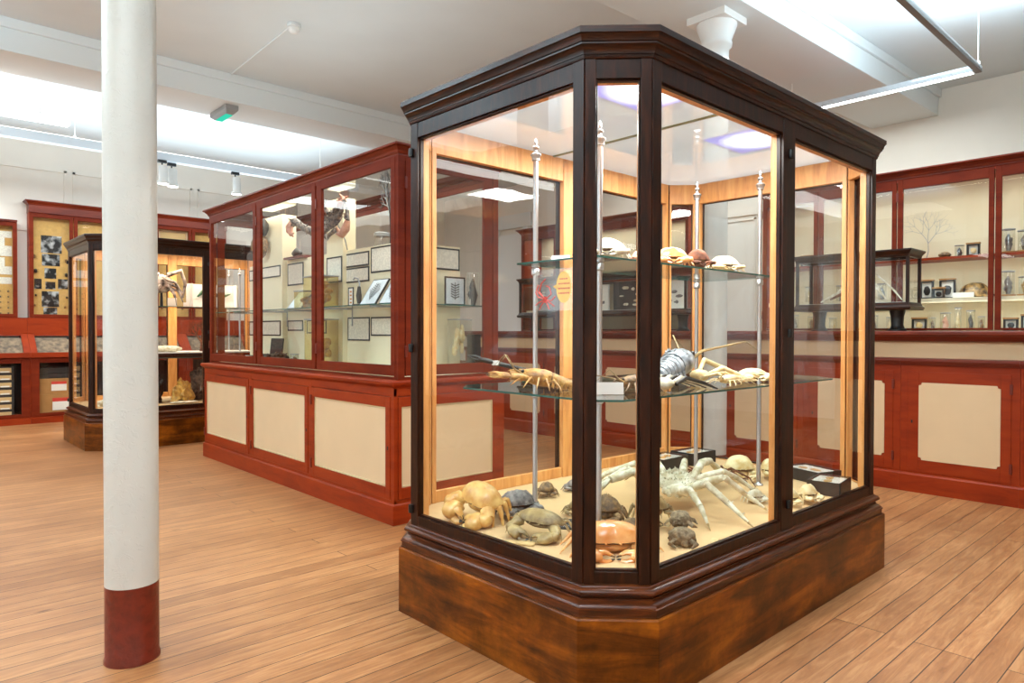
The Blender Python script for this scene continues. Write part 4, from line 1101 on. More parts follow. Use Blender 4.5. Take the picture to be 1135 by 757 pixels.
lobster('dark brown lobster behind the white card on the lower glass shelf', (2.35, 1.735, ZS), radians(158), M['s_brown'], L=.22, w=.07, ant=.16, seed=6)
o = lobster_mesh(L=.33, w=.15, ant=.26, seed=9, legs=False, curl=0).build('lobster', [M['s_blue'], M['s_dark'], M['s_olive']], None, True)
place(tag(o, 'large silvery blue-grey lobster on the lower glass shelf, centre', 'lobster'), (2.74, 1.86, ZS + .012), radians(6), 0, radians(-7))
# its banded feelers lie beside it as a second animal
b = MB()
for k in range(6):
    y = .03 * k
    b.tube([(-.10 + .01 * k, y - .07, .03), (-.04 + .012 * k, y - .09, .055), (.05 + .015 * k, y - .13, .03), (.10 + .012 * k, y - .17, .004)], [.008, .009, .008, .003], 7, 0 if k % 2 else 1)
b.ell((-.1, .0, .03), (.05, .06, .028), 14, 9, 0, .05)
o = b.build('banded_prawn', [M['s_white'], M['s_dark']], None, True)
place(tag(o, 'black and white banded prawn in front of the blue-grey lobster', 'prawn'), (2.52, 1.72, ZS), radians(10))
def arms():
    b = MB()
    b.ell((0, 0, .035), (.05, .045, .03), 14, 9, 0, .05)
    for s, p in ((1, [(.03, .03, .04), (.12, .06, .105), (.24, .0, .05)]), (-1, [(.03, -.03, .04), (.10, -.06, .07), (.19, -.10, .03)])):
        b.tube(p, [.011, .014, .012], 9, 0)
        chela(b, p[2], (p[2][0] + .05, p[2][1] - .03, .03), (p[2][0] + .1, p[2][1] - .06, .02), .016, 0, 1, s)
    for k in range(3): b.tube([(-.02, -.03, .03), (.02 + .03 * k, -.09, .05), (.05 + .05 * k, -.15, .004)], [.007, .007, .002], 6, 0)
    return b
o = arms().build('squat_lobster', [M['s_cream'], M['s_dark']], None, True)
place(tag(o, 'cream squat lobster with long raised arms on the lower glass shelf', 'lobster'), (2.97, 1.86, ZS), radians(-4))
lobster('slim yellow mantis shrimp near the front edge of the lower glass shelf', (3.0, 1.68, ZS), radians(184), M['s_cream'], L=.34, w=.05, ant=.06, seed=12)
crab('pale yellow crab at the right of the lower glass shelf', (3.26, 1.74, ZS), radians(-40), M['s_cream'], w=.15, l=.10, h=.03, lift=.02, claw=1.2, legs=.7, seed=41)
crab('little cream crab at the far right tip of the lower glass shelf', (3.40, 1.645, ZS), radians(-20), M['s_cream'], w=.055, l=.045, h=.02, lift=.01, claw=1.0, legs=.6, seed=42)
# black pincer with long shaft
b = MB(); b.tube([(0, 0, .05), (-.12, .1, .075), (-.2, .17, .10)], [.007, .009, .011], 8, 0)
chela(b, (-.2, .17, .10), (-.26, .22, .12), (-.30, .26, .135), .017, 0, 0, 1, spread=.1)
b.tube([(0, 0, .05), (.05, -.04, .02), (.06, -.05, .003)], [.007, .006, .004], 7, 0)
b.lathe([(.0185, -.01), (.0185, .01)], (-.205, .174, .102), 8, 1)
o = b.build('lobster_claw', [M['s_black'], M['white']], None, True)
place(tag(o, 'long black lobster claw arm stretching left above the lower glass shelf', 'claw'), (2.32, 2.22, ZS), 0)
o = MB().box(-.06, .06, -.002, .002, 0, .048).build('blank_card', M['white'], None)
place(tag(o, 'blank white card standing at the front corner of the lower glass shelf', 'card'), (2.11, 1.725, ZS + .001), A45 + .05, radians(-12))
o = MB().box(-.05, .05, -.03, .03, 0, .028).build('black_box', M['blackboard'], None, bevel=.002)
place(tag(o, 'small black box at the back of the lower glass shelf', 'box'), (3.60, 2.02, ZS + .0005), A45)

# --- upper glass shelf
ZU = 1.5605
crab('chalk white crab on the upper glass shelf, left of the dark corner post', (2.30, 1.90, ZU), A45, M['s_white'], w=.18, l=.13, h=.05, lift=.015, claw=.9, legs=.4, legr=.04, seed=51, bump=.04, tuck=True)
crab('small pink crab on the upper glass shelf, right of the dark corner post', (2.53, 1.865, ZU), A45, M['s_pink'], w=.11, l=.085, h=.035, lift=.012, claw=1.1, legs=.5, seed=52, tuck=True)
crab('smooth tan crab in the middle of the upper glass shelf', (2.80, 1.91, ZU), A45, M['s_orange'], w=.16, l=.12, h=.05, lift=.02, claw=1.2, legs=.5, seed=53, tuck=True)
crab('reddish brown domed crab next to the smooth tan crab', (2.98, 1.88, ZU), radians(-30), M['s_coral'], w=.12, l=.11, h=.055, lift=.015, claw=1.1, legs=.45, seed=54, tuck=True)
crab('flat cream crab at the right end of the upper glass shelf', (3.24, 1.89, ZU), radians(-35), M['s_cream'], w=.16, l=.12, h=.05, lift=.012, claw=.8, legs=.5, seed=55, tuck=True)
o = MB().box(-.04, .04, -.002, .002, 0, .03).build('blank_card', M['white'], None)
place(tag(o, 'tiny white card leaning on the upper glass shelf at its left end', 'card'), (2.20, 2.07, ZU + .002), radians(-60), radians(-40))
b = MB()
for k in range(9):
    q = k / 8; b.ell((cos(q * 9) * .018 * (1 - q), sin(q * 9) * .018 * (1 - q), .012 + q * .03), (.014 * (1 - .6 * q),) * 3, 8, 6)
o = b.build('sea_snail_shell', M['s_grey'], None, True)
place(tag(o, 'small grey spiral shell on the upper glass shelf beside the tiny white card', 'shell'), (2.20, 1.965, ZU - .001), 0)

# --- printed film on the inside of the left pane
pl = thing('printed_film', 'clear printed film with red crab drawing and yellow speech bubble, on the left pane', 'sign', (1.815, 1.72, 1.36))
Xp = 1.8105
M['film'] = glass('clear_film', (.86, .86, .88, 1), .05, milk=.12)
MB().quad((Xp + .0012, 1.80, 1.325), (Xp + .0012, 1.612, 1.325), (Xp + .0012, 1.612, 1.475), (Xp + .0012, 1.80, 1.475)).build('film_sheet', M['film'], pl)
M['red_ink'] = plain('red_ink', rgb(206, 62, 48), 0.6); M['yellow_ink'] = plain('yellow_ink', rgb(232, 186, 92), 0.6)
b = MB()
def ycirc(cy, cz, ry, rz, n=20): return [(Xp, cy - ry * cos(2 * pi * j / n), cz + rz * sin(2 * pi * j / n)) for j in range(n)]
b.loft([ycirc(1.748, 1.366, .0095, .012)], 0, True)
for (s, pts) in ((1, [(.0, .0), (.03, .03), (.02, .06), (.0, .075)]), (1, [(0, 0), (.035, .01), (.05, .03)]), (1, [(0, 0), (.035, -.01), (.05, -.02)]), (1, [(0, 0), (.02, -.02), (.03, -.035)]), (-1, [(0, 0), (-.03, .02), (-.02, .045), (-.005, .05)]), (-1, [(0, 0), (-.03, -.005), (-.05, .01)]), (-1, [(0, 0), (-.03, -.015), (-.045, -.025)]), (-1, [(0, 0), (-.012, -.02), (-.02, -.035)]), (1, [(0, 0), (.045, .035), (.035, .055)])):
    b.tube([(Xp, 1.748 + a, 1.366 + c_) for a, c_ in pts], .0022, 5)
b.build('red_crab_drawing', M['red_ink'], pl)
b = MB(); b.loft([[(Xp - .0004, y, z) for _, y, z in ycirc(1.657, 1.408, .036, .056, 28)]], 0, True)
b.loft([[(Xp - .0004, 1.69, 1.42), (Xp - .0004, 1.71, 1.412), (Xp - .0004, 1.69, 1.40)]], 0, True)
b.build('speech_bubble', M['yellow_ink'], pl)
b = MB(); rd = random.Random(3)
for k, wd in enumerate((.018, .024, .026, .024)):
    z = 1.435 - k * .017; y = 1.657 + wd
    while y > 1.657 - wd:
        ww = rd.uniform(.004, .011); b.quad((Xp - .0009, y, z), (Xp - .0009, y - ww, z), (Xp - .0009, y - ww, z + .005), (Xp - .0009, y, z + .005)); y -= ww + .003
b.build('red_lettering', M['red_ink'], pl)
pl.location.y += .028; pl.location.z += .004
from mathutils import noise as mnoise
def rock_mesh(sx, sy, sz, seed, rough=.35, nu=36, nv=24, cut=None):
    b = MB(); rings = []
    for k in range(1, nv):
        ph = pi * k / nv; ring = []
        for j in range(nu):
            th = 2 * pi * j / nu
            d = Vector((sin(ph) * cos(th), sin(ph) * sin(th), -cos(ph)))
            q = 1 + rough * (mnoise.noise(d * 1.3 + Vector((seed, 0, 0))) + .5 * mnoise.noise(d * 3.1 + Vector((0, seed, 0))) + .28 * mnoise.noise(d * 7.5 + Vector((0, 0, seed))))
            e = .75   # squarish
            v = [math.copysign(abs(c_) ** e, c_) for c_ in d]
            ring.append((v[0] * sx * q, v[1] * sy * q, max(-sz * .86, v[2] * sz * q) + sz * .86))
        rings.append(ring)
    return b.loft(rings, 0, True, True)
# ================================================================= things in the island cabinet
def framed(name, label, cat, P, face, a0, a1, z0, z1, sheet, group=None, fw=.012, frame=None, tilt=None):
    """flat framed sheet on a vertical plane"""
    u, n = face
    c = (P[0] + u[0] * (a0 + a1) / 2, P[1] + u[1] * (a0 + a1) / 2, z0)
    t = thing(name, label, cat, c, group)
    f = MB()
    f.obox(P, u, n, a0, a1, -.006, 0, z0, z0 + fw).obox(P, u, n, a0, a1, -.006, 0, z1 - fw, z1).obox(P, u, n, a0, a0 + fw, -.006, 0, z0 + fw, z1 - fw).obox(P, u, n, a1 - fw, a1, -.006, 0, z0 + fw, z1 - fw)
    f.build('frame', frame or M['blackboard'], t)
    MB().obox(P, u, n, a0 + fw, a1 - fw, -.004, 0, z0 + fw, z1 - fw).build('sheet', sheet, t)
    if tilt: t.rotation_euler = tilt
    return t
PB = (2.909, 0.0); FB = ((0, -1), (-1, 0))
for (y1, y0, z0, z1, lab) in ((5.22, 4.80, 1.782, 1.895, 'black framed text panel at top right of the island, upper of a stacked pair'), (5.22, 4.80, 1.655, 1.775, 'black framed text panel at top right of the island, lower of a stacked pair'),
    (4.77, 4.30, 1.715, 1.915, 'large black framed text panel beside the near post of the island'), (5.14, 4.80, 1.0, 1.0, ''), (6.25, 5.93, 1.685, 1.89, 'squarish black framed text panel in the middle door of the island'),
    (7.15, 6.82, 1.775, 1.885, 'wide black framed text panel high in the farthest island door'), (6.25, 5.94, 1.262, 1.36, 'small black framed text panel below the shelf, middle island door'),
    (5.13, 4.79, 1.182, 1.372, 'black framed text panel below the shelf, left of two in the nearest island door'), (4.77, 4.32, 1.222, 1.370, 'black framed text panel below the shelf, right of two in the nearest island door'), (7.15, 6.82, 1.215, 1.36, 'black framed text panel below the shelf in the farthest island door'),
    (5.12, 4.80, 0, 0, '')):
    if not lab: continue
    framed('text_panel', lab, 'text panel', PB, FB, -y1, -y0, z0, z1, M['print'], 'framed text panels in the island')
framed('text_panel', 'black framed text panel on the island board behind the yellow tank', 'text panel', (2.869, 0), FB, -5.70 if False else -5.415, -5.155, 1.665, 1.88, M['print'], 'framed text panels in the island')
framed('text_panel', 'narrow framed text panel below the shelf, between two island doors', 'text panel', PB, FB, -5.86, -5.50, 1.238, 1.36, M['print'], 'framed text panels in the island')
framed('text_panel', 'wide black framed text panel on the pier inside the farthest island door', 'text panel', (2.859, 0), FB, -6.79, -6.30, 1.775, 1.885, M['print'], 'framed text panels in the island')
framed('text_panel', 'black framed text panel low on the pier inside the farthest island door', 'text panel', (2.859, 0), FB, -6.79, -6.30, 1.215, 1.36, M['print'], 'framed text panels in the island')
# end board seen through the near end door
PE = (0.0, 4.178); FE = ((1, 0), (0, -1))
framed('text_panel', 'white text sign on the end board of the island', 'text panel', PE, FE, 3.04, 3.32, 1.72, 1.885, M['print'], 'framed text panels in the island')
# tilted plant drawings leaning on the shelf
def leaning(name, lab, x, y0, y1, z, hgt, ang, m, th=.012, cat='drawing', face='x', motif=None):
    t = thing(name, lab, cat, (x, (y0 + y1) / 2, z))
    b = MB().box(x - th, x, y0, y1, z, z + hgt); b.build('dark_mount', M['blackboard'], t)
    MB().quad((x - th - .001, y1 - .008, z + .008), (x - th - .001, y0 + .008, z + .008), (x - th - .001, y0 + .008, z + hgt - .008), (x - th - .001, y1 - .008, z + hgt - .008)).build('sheet', m, t)
    if motif:
        b = MB(); rd = random.Random(motif); ym = (y0 + y1) / 2; X = x - th - .002
        b.quad((X, ym + .004, z + .04), (X, ym - .004, z + .04), (X, ym - .003, z + hgt - .04), (X, ym + .003, z + hgt - .04))
        for k in range(9):
            zz = z + .05 + (hgt - .1) * k / 9; w = (y1 - y0) * .32 * (1 - abs(k - 4) / 7)
            for s in (1, -1): b.quad((X, ym, zz), (X, ym + s * w, zz + .022), (X, ym + s * w * .96, zz + .028), (X, ym, zz + .007))
        b.build('plant_drawing', M['blackboard'], t)
    t.rotation_euler = (0, ang, 0)
    return t
leaning('mounted_drawing', 'pale plant drawing leaning on the island shelf, left of two', 2.72, 4.40, 4.62, 1.448, .235, radians(33), M['drawing'], motif=1)
leaning('mounted_drawing', 'pale plant drawing leaning on the island shelf, right of two by the near post', 2.72, 4.13, 4.35, 1.448, .235, radians(33), M['drawing'], motif=2)
leaning('mounted_drawing', 'small pale oval picture leaning on the island shelf in the middle door', 2.74, 5.62, 5.90, 1.448, .20, radians(38), M['drawing'])
t = framed('mounted_drawing', 'plant drawing on white standing in the end door of the island', 'drawing', (0, 4.05), FE, 3.08, 3.27, 1.449, 1.66, M['drawing'])
b = MB()
b.quad((3.172, 4.0435, 1.49), (3.178, 4.0435, 1.49), (3.178, 4.0435, 1.62), (3.172, 4.0435, 1.62))
for k in range(6):
    zz = 1.50 + .018 * k
    for s in (1, -1): b.quad((3.175, 4.0435, zz), (3.175 + s * .04, 4.0435, zz + .014), (3.175 + s * .038, 4.0435, zz + .022), (3.175, 4.0435, zz + .006))
b.build('plant_drawing', M['blackboard'], t)
# jars and tanks
def tank(name, lab, x, y, z, w, d, h, m, seed, group=None, fluid=True):
    t = thing(name, lab, 'specimen tank', (x, y, z), group)
    b = MB()
    for q in (((x - w / 2, y - d / 2), (x + w / 2, y - d / 2)), ((x + w / 2, y - d / 2), (x + w / 2, y + d / 2)), ((x + w / 2, y + d / 2), (x - w / 2, y + d / 2)), ((x - w / 2, y + d / 2), (x - w / 2, y - d / 2))):
        (ax, ay), (cx, cy) = q; b.quad((ax, ay, z), (cx, cy, z), (cx, cy, z + h), (ax, ay, z + h))
    b.build('glass_tank', M['fluid'] if fluid else M['jar'], t)
    MB().box(x - w / 2 - .004, x + w / 2 + .004, y - d / 2 - .004, y + d / 2 + .004, z + h, z + h + .008).build('lid', M['print_small'] if False else M['grey'], t)
    rd = random.Random(seed); b = MB()
    for k in range(9):
        b.ell((x + rd.uniform(-.25, .25) * w, y + rd.uniform(-.3, .3) * d, z + h * rd.uniform(.12, .82)), (w * rd.uniform(.1, .22), d * rd.uniform(.12, .25), h * rd.uniform(.08, .16)), 10, 7, 0, .12, seed + k)
    b.build('specimen', m, t, True)
    return t
tank('specimen_tank', 'yellow fluid specimen tank on the island shelf beside the door mullion', 2.74, 5.28, 1.448, .16, .30, .255, M['s_yellow'], 4)
tank('specimen_tank', 'small yellow fluid tank on the island shelf in the middle door', 2.76, 5.60, 1.448, .12, .17, .15, M['s_yellow'], 9)
tank('specimen_tank', 'tall yellow specimen tank standing on the island floor by the nearest door', 2.74, 5.27, .951, .18, .24, .40, M['s_yellow'], 14)
tank('specimen_tank', 'clear tank with pale bony specimen behind the end door of the island', 3.20, 4.02, .951, .13, .12, .39, M['s_cream'], 21, fluid=False)
def jar(name, lab, x, y, z, r, h, m, seed, group=None, lid=True, base=False):
    t = thing(name, lab, 'specimen jar', (x, y, z), group)
    if base: MB().lathe([(r * 1.25, 0), (r * 1.25, .012), (r * 1.1, .014)], (x, y, z), 16).build('wooden_base', M['kraft'], t, True); z += .014; h -= .014
    MB().lathe([(r, .0), (r, h * .9), (r * .96, h * .95)], (x, y, z), 18, cap=False).build('glass_body', M['jar'], t, True)
    if lid: MB().lathe([(r * 1.06, h * .945), (r * 1.08, h * .96), (r * 1.08, h * .99), (r * .9, h)], (x, y, z), 18).build('lid', M['grey'], t, True)
    rd = random.Random(seed); b = MB()
    b.tube([(x, y, z + .004), (x + r * .15, y - r * .1, z + h * .3), (x - r * .1, y + r * .1, z + h * .55), (x, y, z + h * .78)], [r * .35, r * .55, r * .5, r * .12], 10, 0)
    for k in range(3): b.ell((x + rd.uniform(-.3, .3) * r, y + rd.uniform(-.3, .3) * r, z + h * rd.uniform(.2, .65)), (r * .42, r * .42, h * .12), 9, 7, 0, .15, seed + k)
    b.build('specimen', m, t, True)
    return t
jar('glass_tube', 'tall clear glass tube in the end door of the island, above the shelf', 3.31, 4.0, 1.4485, .05, .26, M['s_dark'], 3, lid=False)
o = MB().box(3.30, 3.36, 3.97, 4.06, .951, 1.235).build('dark_slab', M['blackboard'], None, bevel=.002); tag(o, 'upright black slab behind the end door of the island, right of the clear tank', 'slab')
t = framed('striped_card', 'small black framed card with four orange marks on the island shelf', 'card', (2.76, 0), FB, -4.86, -4.78, 1.4485, 1.60, M['paper'], fw=.01)
b = MB()
for k in range(4): b.quad((2.7545, 4.835, 1.475 + .028 * k), (2.7545, 4.805, 1.475 + .028 * k), (2.7545, 4.805, 1.487 + .028 * k), (2.7545, 4.835, 1.487 + .028 * k))
b.build('orange_marks', M['s_orange'], t)
t = thing('specimen_stand', 'dark hooked specimen stand next to the striped card on the island shelf', 'stand', (2.75, 4.70, 1.448))
MB().box(2.72, 2.78, 4.66, 4.74, 1.448, 1.465).build('base', M['blackboard'], t)
MB().tube([(2.75, 4.68, 1.46), (2.75, 4.68, 1.62), (2.75, 4.70, 1.66), (2.75, 4.75, 1.67), (2.75, 4.77, 1.655)], .006, 7).build('hook', M['grey'], t, True)
MB().tube([(2.75, 4.685, 1.47), (2.75, 4.69, 1.53), (2.75, 4.685, 1.60)], [.016, .022, .012], 9).build('specimen', M['s_dark'], t, True)
# low things on the island floor
rd = random.Random(2)
for k, (x, y, s, lab) in enumerate(((2.72, 6.02, .075, 'rough grey rock on the island floor, right end of its row'), (2.70, 6.17, .06, 'rough grey rock on the island floor, middle of its row'), (2.72, 6.30, .055, 'rough grey rock on the island floor in front of the dark mirror'))):
    b = rock_mesh(s, s * 1.05, s * .8, 3.3 + k * 2.1, .6)
    o = b.build('rock', [M['s_rock']], None, False); place(tag(o, lab, 'rock'), (x, y, .951), k)
t = leaning('dark_mirror', 'dark upright plaque leaning on the island board', 2.84, 6.24, 6.50, .951, .24, radians(6), M['dark_in'], cat='plaque')
leaning('mounted_photo', 'small dark photo card lying tilted on the island floor, farthest door', 2.66, 6.62, 6.80, .953, .10, radians(50), M['photo'], cat='photo')
jar('specimen_jar', 'little yellow jar on the island floor right of the rocks', 2.72, 5.72, .951, .035, .11, M['s_brown'], 5)
for k, (y, lab) in enumerate(((6.70, 'pale glass dish on the island floor, farthest door, right one'), (6.88, 'pale glass dish on the island floor, farthest door, left one'))):
    b = MB().lathe([(.05, 0), (.06, .01), (.07, .05), (.066, .05), (.055, .012)], (0, 0, 0), 16); b.ell((0, 0, .03), (.045, .045, .02), 10, 7, 1, .1, k)
    o = b.build('glass_dish', [M['white'], M['s_cream']], None, True); place(tag(o, lab, 'dish'), (2.66 + .02 * k, y + .05, .951))
# on top of the boards: mounted robber crab, coral, horn shell
def coral_fan(h, w, seed, m, name, lab, loc, rz, tilt=0, depth=4, cat='coral', r0=.014):
    rd = random.Random(seed); b = MB()
    def br(p, d, L, r, k):
        q = p + d * L
        b.tube([p, p.lerp(q, .5) + Vector((rd.uniform(-.1, .1), 0, 0)) * L, q], [r, r * .85, r * .7], 6, 0)
        if k:
            for s in (1, -1, .25)[: 3 if k > 1 else 2]:
                a = s * rd.uniform(.35, .75)
                dd = Vector((d.x * cos(a) + d.z * sin(a), d.y + rd.uniform(-.15, .15), -d.x * sin(a) + d.z * cos(a))).normalized()
                br(q, dd, L * rd.uniform(.62, .85), r * .66, k - 1)
    br(Vector((0, 0, 0)), Vector((0, 0, 1)), h * .32, r0, depth)
    o = b.build(name, [m], None, True); place(tag(o, lab, cat), loc, rz, 0, tilt); return o
M['s_black2'] = spec('mottled_black_shell', (158, 138, 122), (44, 38, 42), .5, 46, .4)
def robber():
    b = MB(); rd = random.Random(8); X = 2.74
    def V(q, dx=0): return Vector((X + dx, q[0], q[1]))
    R = Matrix.Translation((X, 5.07, 2.135)) @ Matrix.Rotation(radians(-90), 4, 'Z') @ Matrix.Rotation(radians(58), 4, 'X')
    carapace(b, (0, 0, 0), .135, .10, .05, .5, 32, 0, .02, .2, .05, 4, spikes=110, spike_len=.016, mat=R)
    def limb(pts, rr, mi, knobs=True, dx=0):
        pts = [V(q, dx) for q in pts]
        b.tube(pts, rr, 9, mi)
        if knobs:
            for i in range(len(pts) - 1):
                for k in range(7):
                    c = pts[i].lerp(pts[i + 1], rd.random()); o_ = Vector((rd.uniform(-1, .3), rd.uniform(-1, 1), rd.uniform(-1, 1))).normalized()
                    b.tube([c + o_ * rr[i] * .6, c + o_ * (rr[i] + .022)], [.012, .002], 6, mi)
    limb([(5.14, 2.12), (5.27, 2.098), (5.44, 2.10), (5.60, 2.15)], [.024, .036, .034, .03], 0)
    limb([(5.60, 2.15), (5.74, 2.215), (5.80, 2.226)], [.03, .034, .022], 0)
    limb([(5.80, 2.226), (5.86, 2.18), (5.855, 2.14), (5.78, 2.085)], [.022, .034, .03, .004], 1, False)
    limb([(5.84, 2.17), (5.83, 2.11), (5.76, 2.12)], [.02, .018, .004], 1, False)
    limb([(5.08, 2.18), (5.02, 2.225), (4.955, 2.25)], [.024, .03, .028], 0)
    limb([(4.955, 2.25), (4.92, 2.285), (4.895, 2.30)], [.03, .036, .02], 1, True)
    limb([(4.895, 2.29), (4.85, 2.22), (4.84, 2.12)], [.012, .016, .018], 0)
    limb([(4.84, 2.12), (4.87, 2.06), (4.93, 2.02), (5.03, 2.035)], [.022, .034, .03, .004], 1, False)
    limb([(4.95, 2.025), (4.99, 2.06), (5.02, 2.09)], [.018, .016, .003], 1, False)
    for pts in ([(5.0, 2.06), (5.10, 2.03), (5.13, 1.99)], [(5.12, 2.08), (5.20, 2.05), (5.15, 2.0)], [(5.16, 2.11), (5.26, 2.2), (5.30, 2.28)], [(5.10, 2.2), (5.18, 2.27), (5.14, 2.33)], [(4.95, 2.15), (4.89, 2.2), (4.86, 2.26)]):
        limb(pts, [.02, .016, .003], 0, False, -.02)
    return b
o = robber().build('robber_crab', [M['s_black2'], M['s_pink'], M['s_dark']], None, True, origin=(2.74, 5.07, 2.0))
tag(o, 'large knobbly dark crab with pink claws mounted above the island boards', 'crab')
t = thing('mounting_rod', 'thin wire rod holding up the knobbly dark crab', 'rod', (2.885, 5.10, 1.93)); MB().tube([(2.885, 5.10, 1.925), (2.86, 5.09, 2.0), (2.78, 5.07, 2.12)], .005, 6).build('wire', M['grey'], t, True)
coral_fan(.62, .3, 8, M['s_black'], 'branching_coral', 'black branching coral on top of the island boards by the near post', (2.93, 4.52, 1.925), radians(75), radians(4), depth=4)
b = MB()
pts = [(cos(a * .62) * (.11 - .006 * a), 0, sin(a * .62) * (.12 - .006 * a)) for a in range(9)]
b.tube(pts, [.05, .055, .054, .05, .044, .036, .028, .018, .008], 12, 0)
o = b.build('curled_horn', [M['s_brown']], None, True); place(tag(o, 'big curled brown horn hung on the pier inside the island', 'horn'), (2.80, 6.62, 2.05), radians(90))
b = MB().tube([(0, 0, 0), (0, .005, .05), (0, .01, .11), (0, .0, .16)], [.028, .05, .055, .02], 12, 0)
o = b.build('dark_shell', [M['s_dark']], None, True); place(tag(o, 'dark oval shell hung high on the pier inside the island', 'shell'), (2.80, 6.55, 2.18))
t = thing('small_red_board', 'flat red wooden board with a dark shell on top of the island boards', 'board', (2.93, 6.08, 1.925)); MB().box(2.86, 3.0, 5.85, 6.24, 1.9255, 1.945).build('board', M['red_dark'], t)
o = MB().tube([(2.93, 6.16, 1.98), (2.93, 6.1, 2.0), (2.93, 6.02, 1.975)], [.028, .034, .012], 10).build('dark_shell', M['s_dark'], None, True); tag(o, 'small dark shell resting on the red board above the island boards', 'shell')
jar('specimen_jar', 'pale tall jar on top of the island boards behind the knobbly dark crab', 3.10, 4.92, 1.449, .06, .62, M['s_cream'], 31)
jar('specimen_jar', 'pale shorter jar on the rear island shelf', 3.12, 4.70, 1.449, .05, .52, M['s_cream'], 32)
leaning('mounted_photo', 'dark tilted photo card on top of the near end of the island boards', 2.95, 4.33, 4.52, 1.927, .05, radians(40), M['photo'], cat='photo')

# ================================================================= right-hand cabinets
FRX = ((0, -1), (-1, 0))
def photo_frame(lab, x, y1, y0, z, h, group='framed specimens on the cabinet shelves', m=None):
    t = thing('framed_specimen', lab, 'framed specimen', (x, (y0 + y1) / 2, z), group)
    b = MB(); fw = .012
    b.box(x, x + .03, y0, y0 + fw, z, z + h).box(x, x + .03, y1 - fw, y1, z, z + h).box(x, x + .03, y0 + fw, y1 - fw, z, z + fw).box(x, x + .03, y0 + fw, y1 - fw, z + h - fw, z + h)
    b.build('frame', M['blackboard'], t)
    MB().box(x - .004, x + .034, y0 - .003, y1 + .003, z + h, z + h + .012).build('wooden_cap', M['kraft'], t)
    MB().box(x + .02, x + .028, y0 + fw, y1 - fw, z + fw, z + h - fw).build('backing', M['paper'], t)
    MB().ell((x + .014, (y0 + y1) / 2, z + h * .45), (.008, (y1 - y0) * .25, h * .26), 12, 8, 0, .12, int(y0 * 100)).build('specimen', m or M['s_dark'], t, True)
    return t
GJ = 'specimen jars in the jar cabinet'
S0, S1, S2 = 1.2745, 1.5435, 1.8825
photo_frame('black framed specimen, right end of the top cabinet shelf beside the mullion', 6.58, 1.645, 1.555, S2, .095, m=M['s_cream'])
jar('specimen_jar', 'little clear jar on the top cabinet shelf next to the wood fragment', 6.60, 1.70, S2, .033, .095, M['s_dark'], 61, GJ, lid=True)
o = MB().ell((0, 0, .022), (.03, .05, .022), 12, 8, 0, .12, 6).box(-.035, .035, -.06, .06, 0, .004).build('wood_fragment', [M['s_brown']], None, True); place(tag(o, 'brown fragment on a small board on the top cabinet shelf', 'fragment'), (6.58, 1.80, S2 + .0005))
coral_fan(.42, .3, 21, M['grey'], 'sea_fan', 'large airy grey sea fan standing on the top cabinet shelf', (6.62, 1.95, S2 - .0005), radians(88), radians(-6), depth=4, cat='sea fan', r0=.0035)
photo_frame('black framed specimen on the top cabinet shelf above the table case', 6.58, 2.46, 2.34, S2, .09, m=M['s_cream'])
photo_frame('black framed specimen on the top cabinet shelf, first left of the case edge', 6.58, 3.02, 2.91, S2, .10, m=M['s_dark'])
photo_frame('large black framed specimen on the white shelf at the left', 6.58, 1.985, 1.885, S1, .15)
photo_frame('large black framed specimen on the white shelf beside the turtle shell', 6.62, 1.85, 1.735, S1, .155)
photo_frame('small black framed specimen standing in front of two larger frames on the white shelf', 6.53, 1.875, 1.79, S1, .08)
b = MB(); carapace(b, (0, 0, .0), .128, .11, .12, .03, 40, 0, .03, .1, .03, 9)
for k in range(9): b.ell((-.11 + .0275 * k, -.085 + .004 * abs(k - 4), .012), (.016, .014, .018), 7, 5)
o = b.build('turtle_shell', [M['s_turtle'] if 's_turtle' in M else spec('tortoiseshell', (206, 164, 96), (34, 26, 20), .35, 24, .5)], None, True); place(tag(o, 'domed mottled turtle shell on the white cabinet shelf', 'shell'), (6.65, 1.60, S1 + .004), radians(90))
o = MB().box(-.002, .002, -.075, .075, 0, .04).build('blank_card', M['paper'], None); place(tag(o, 'white label card in front of the turtle shell', 'card'), (6.52, 1.65, S1 + .0005), 0, 0, radians(8))
photo_frame('wide black framed fan shell on the counter level, next to the pedestal', 6.56, 2.04, 1.93, S0, .10, m=M['s_cream'])
for (y, r, h, m, lab, sd) in ((1.885, .022, .11, 's_brown', 'slim jar with brown specimen at counter level, leftmost of its row', 1), (1.79, .038, .15, 's_pink', 'round jar with pinkish specimen at counter level, second of its row', 2), (1.70, .024, .19, 's_cream', 'tallest slim jar at counter level, third of its row', 3),
        (1.61, .03, .165, 's_black', 'jar with black and white specimen at counter level, fourth of its row', 4), (1.535, .025, .115, 's_brown', 'short jar with brown specimen at counter level, beside the mullion', 5),
        ):
    jar('specimen_jar', lab, 6.58, y, S0, r, h, M[m], sd, GJ)
for (y, r, h, m, lab, sd, z) in ((1.36, .042, .19, 's_grey', 'tall jar on the top shelf right of the mullion', 6, S2), (1.255, .045, .17, 's_brown', 'wide jar on the top shelf at the right photo edge', 7, S2), (1.36, .042, .20, 's_grey', 'tall jar on the white shelf right of the mullion', 8, S1), (1.25, .042, .15, 's_yellow', 'yellowish jar on the white shelf at the right photo edge', 9, S1)):
    jar('specimen_jar', lab, 6.58, y, z, r, h, M[m], sd, GJ, base=True)
photo_frame('dark framed specimen at counter level right of the mullion', 6.56, 1.385, 1.29, S0, .09)
photo_frame('dark framed specimen at counter level at the right photo edge', 6.56, 1.27, 1.17, S0, .115)
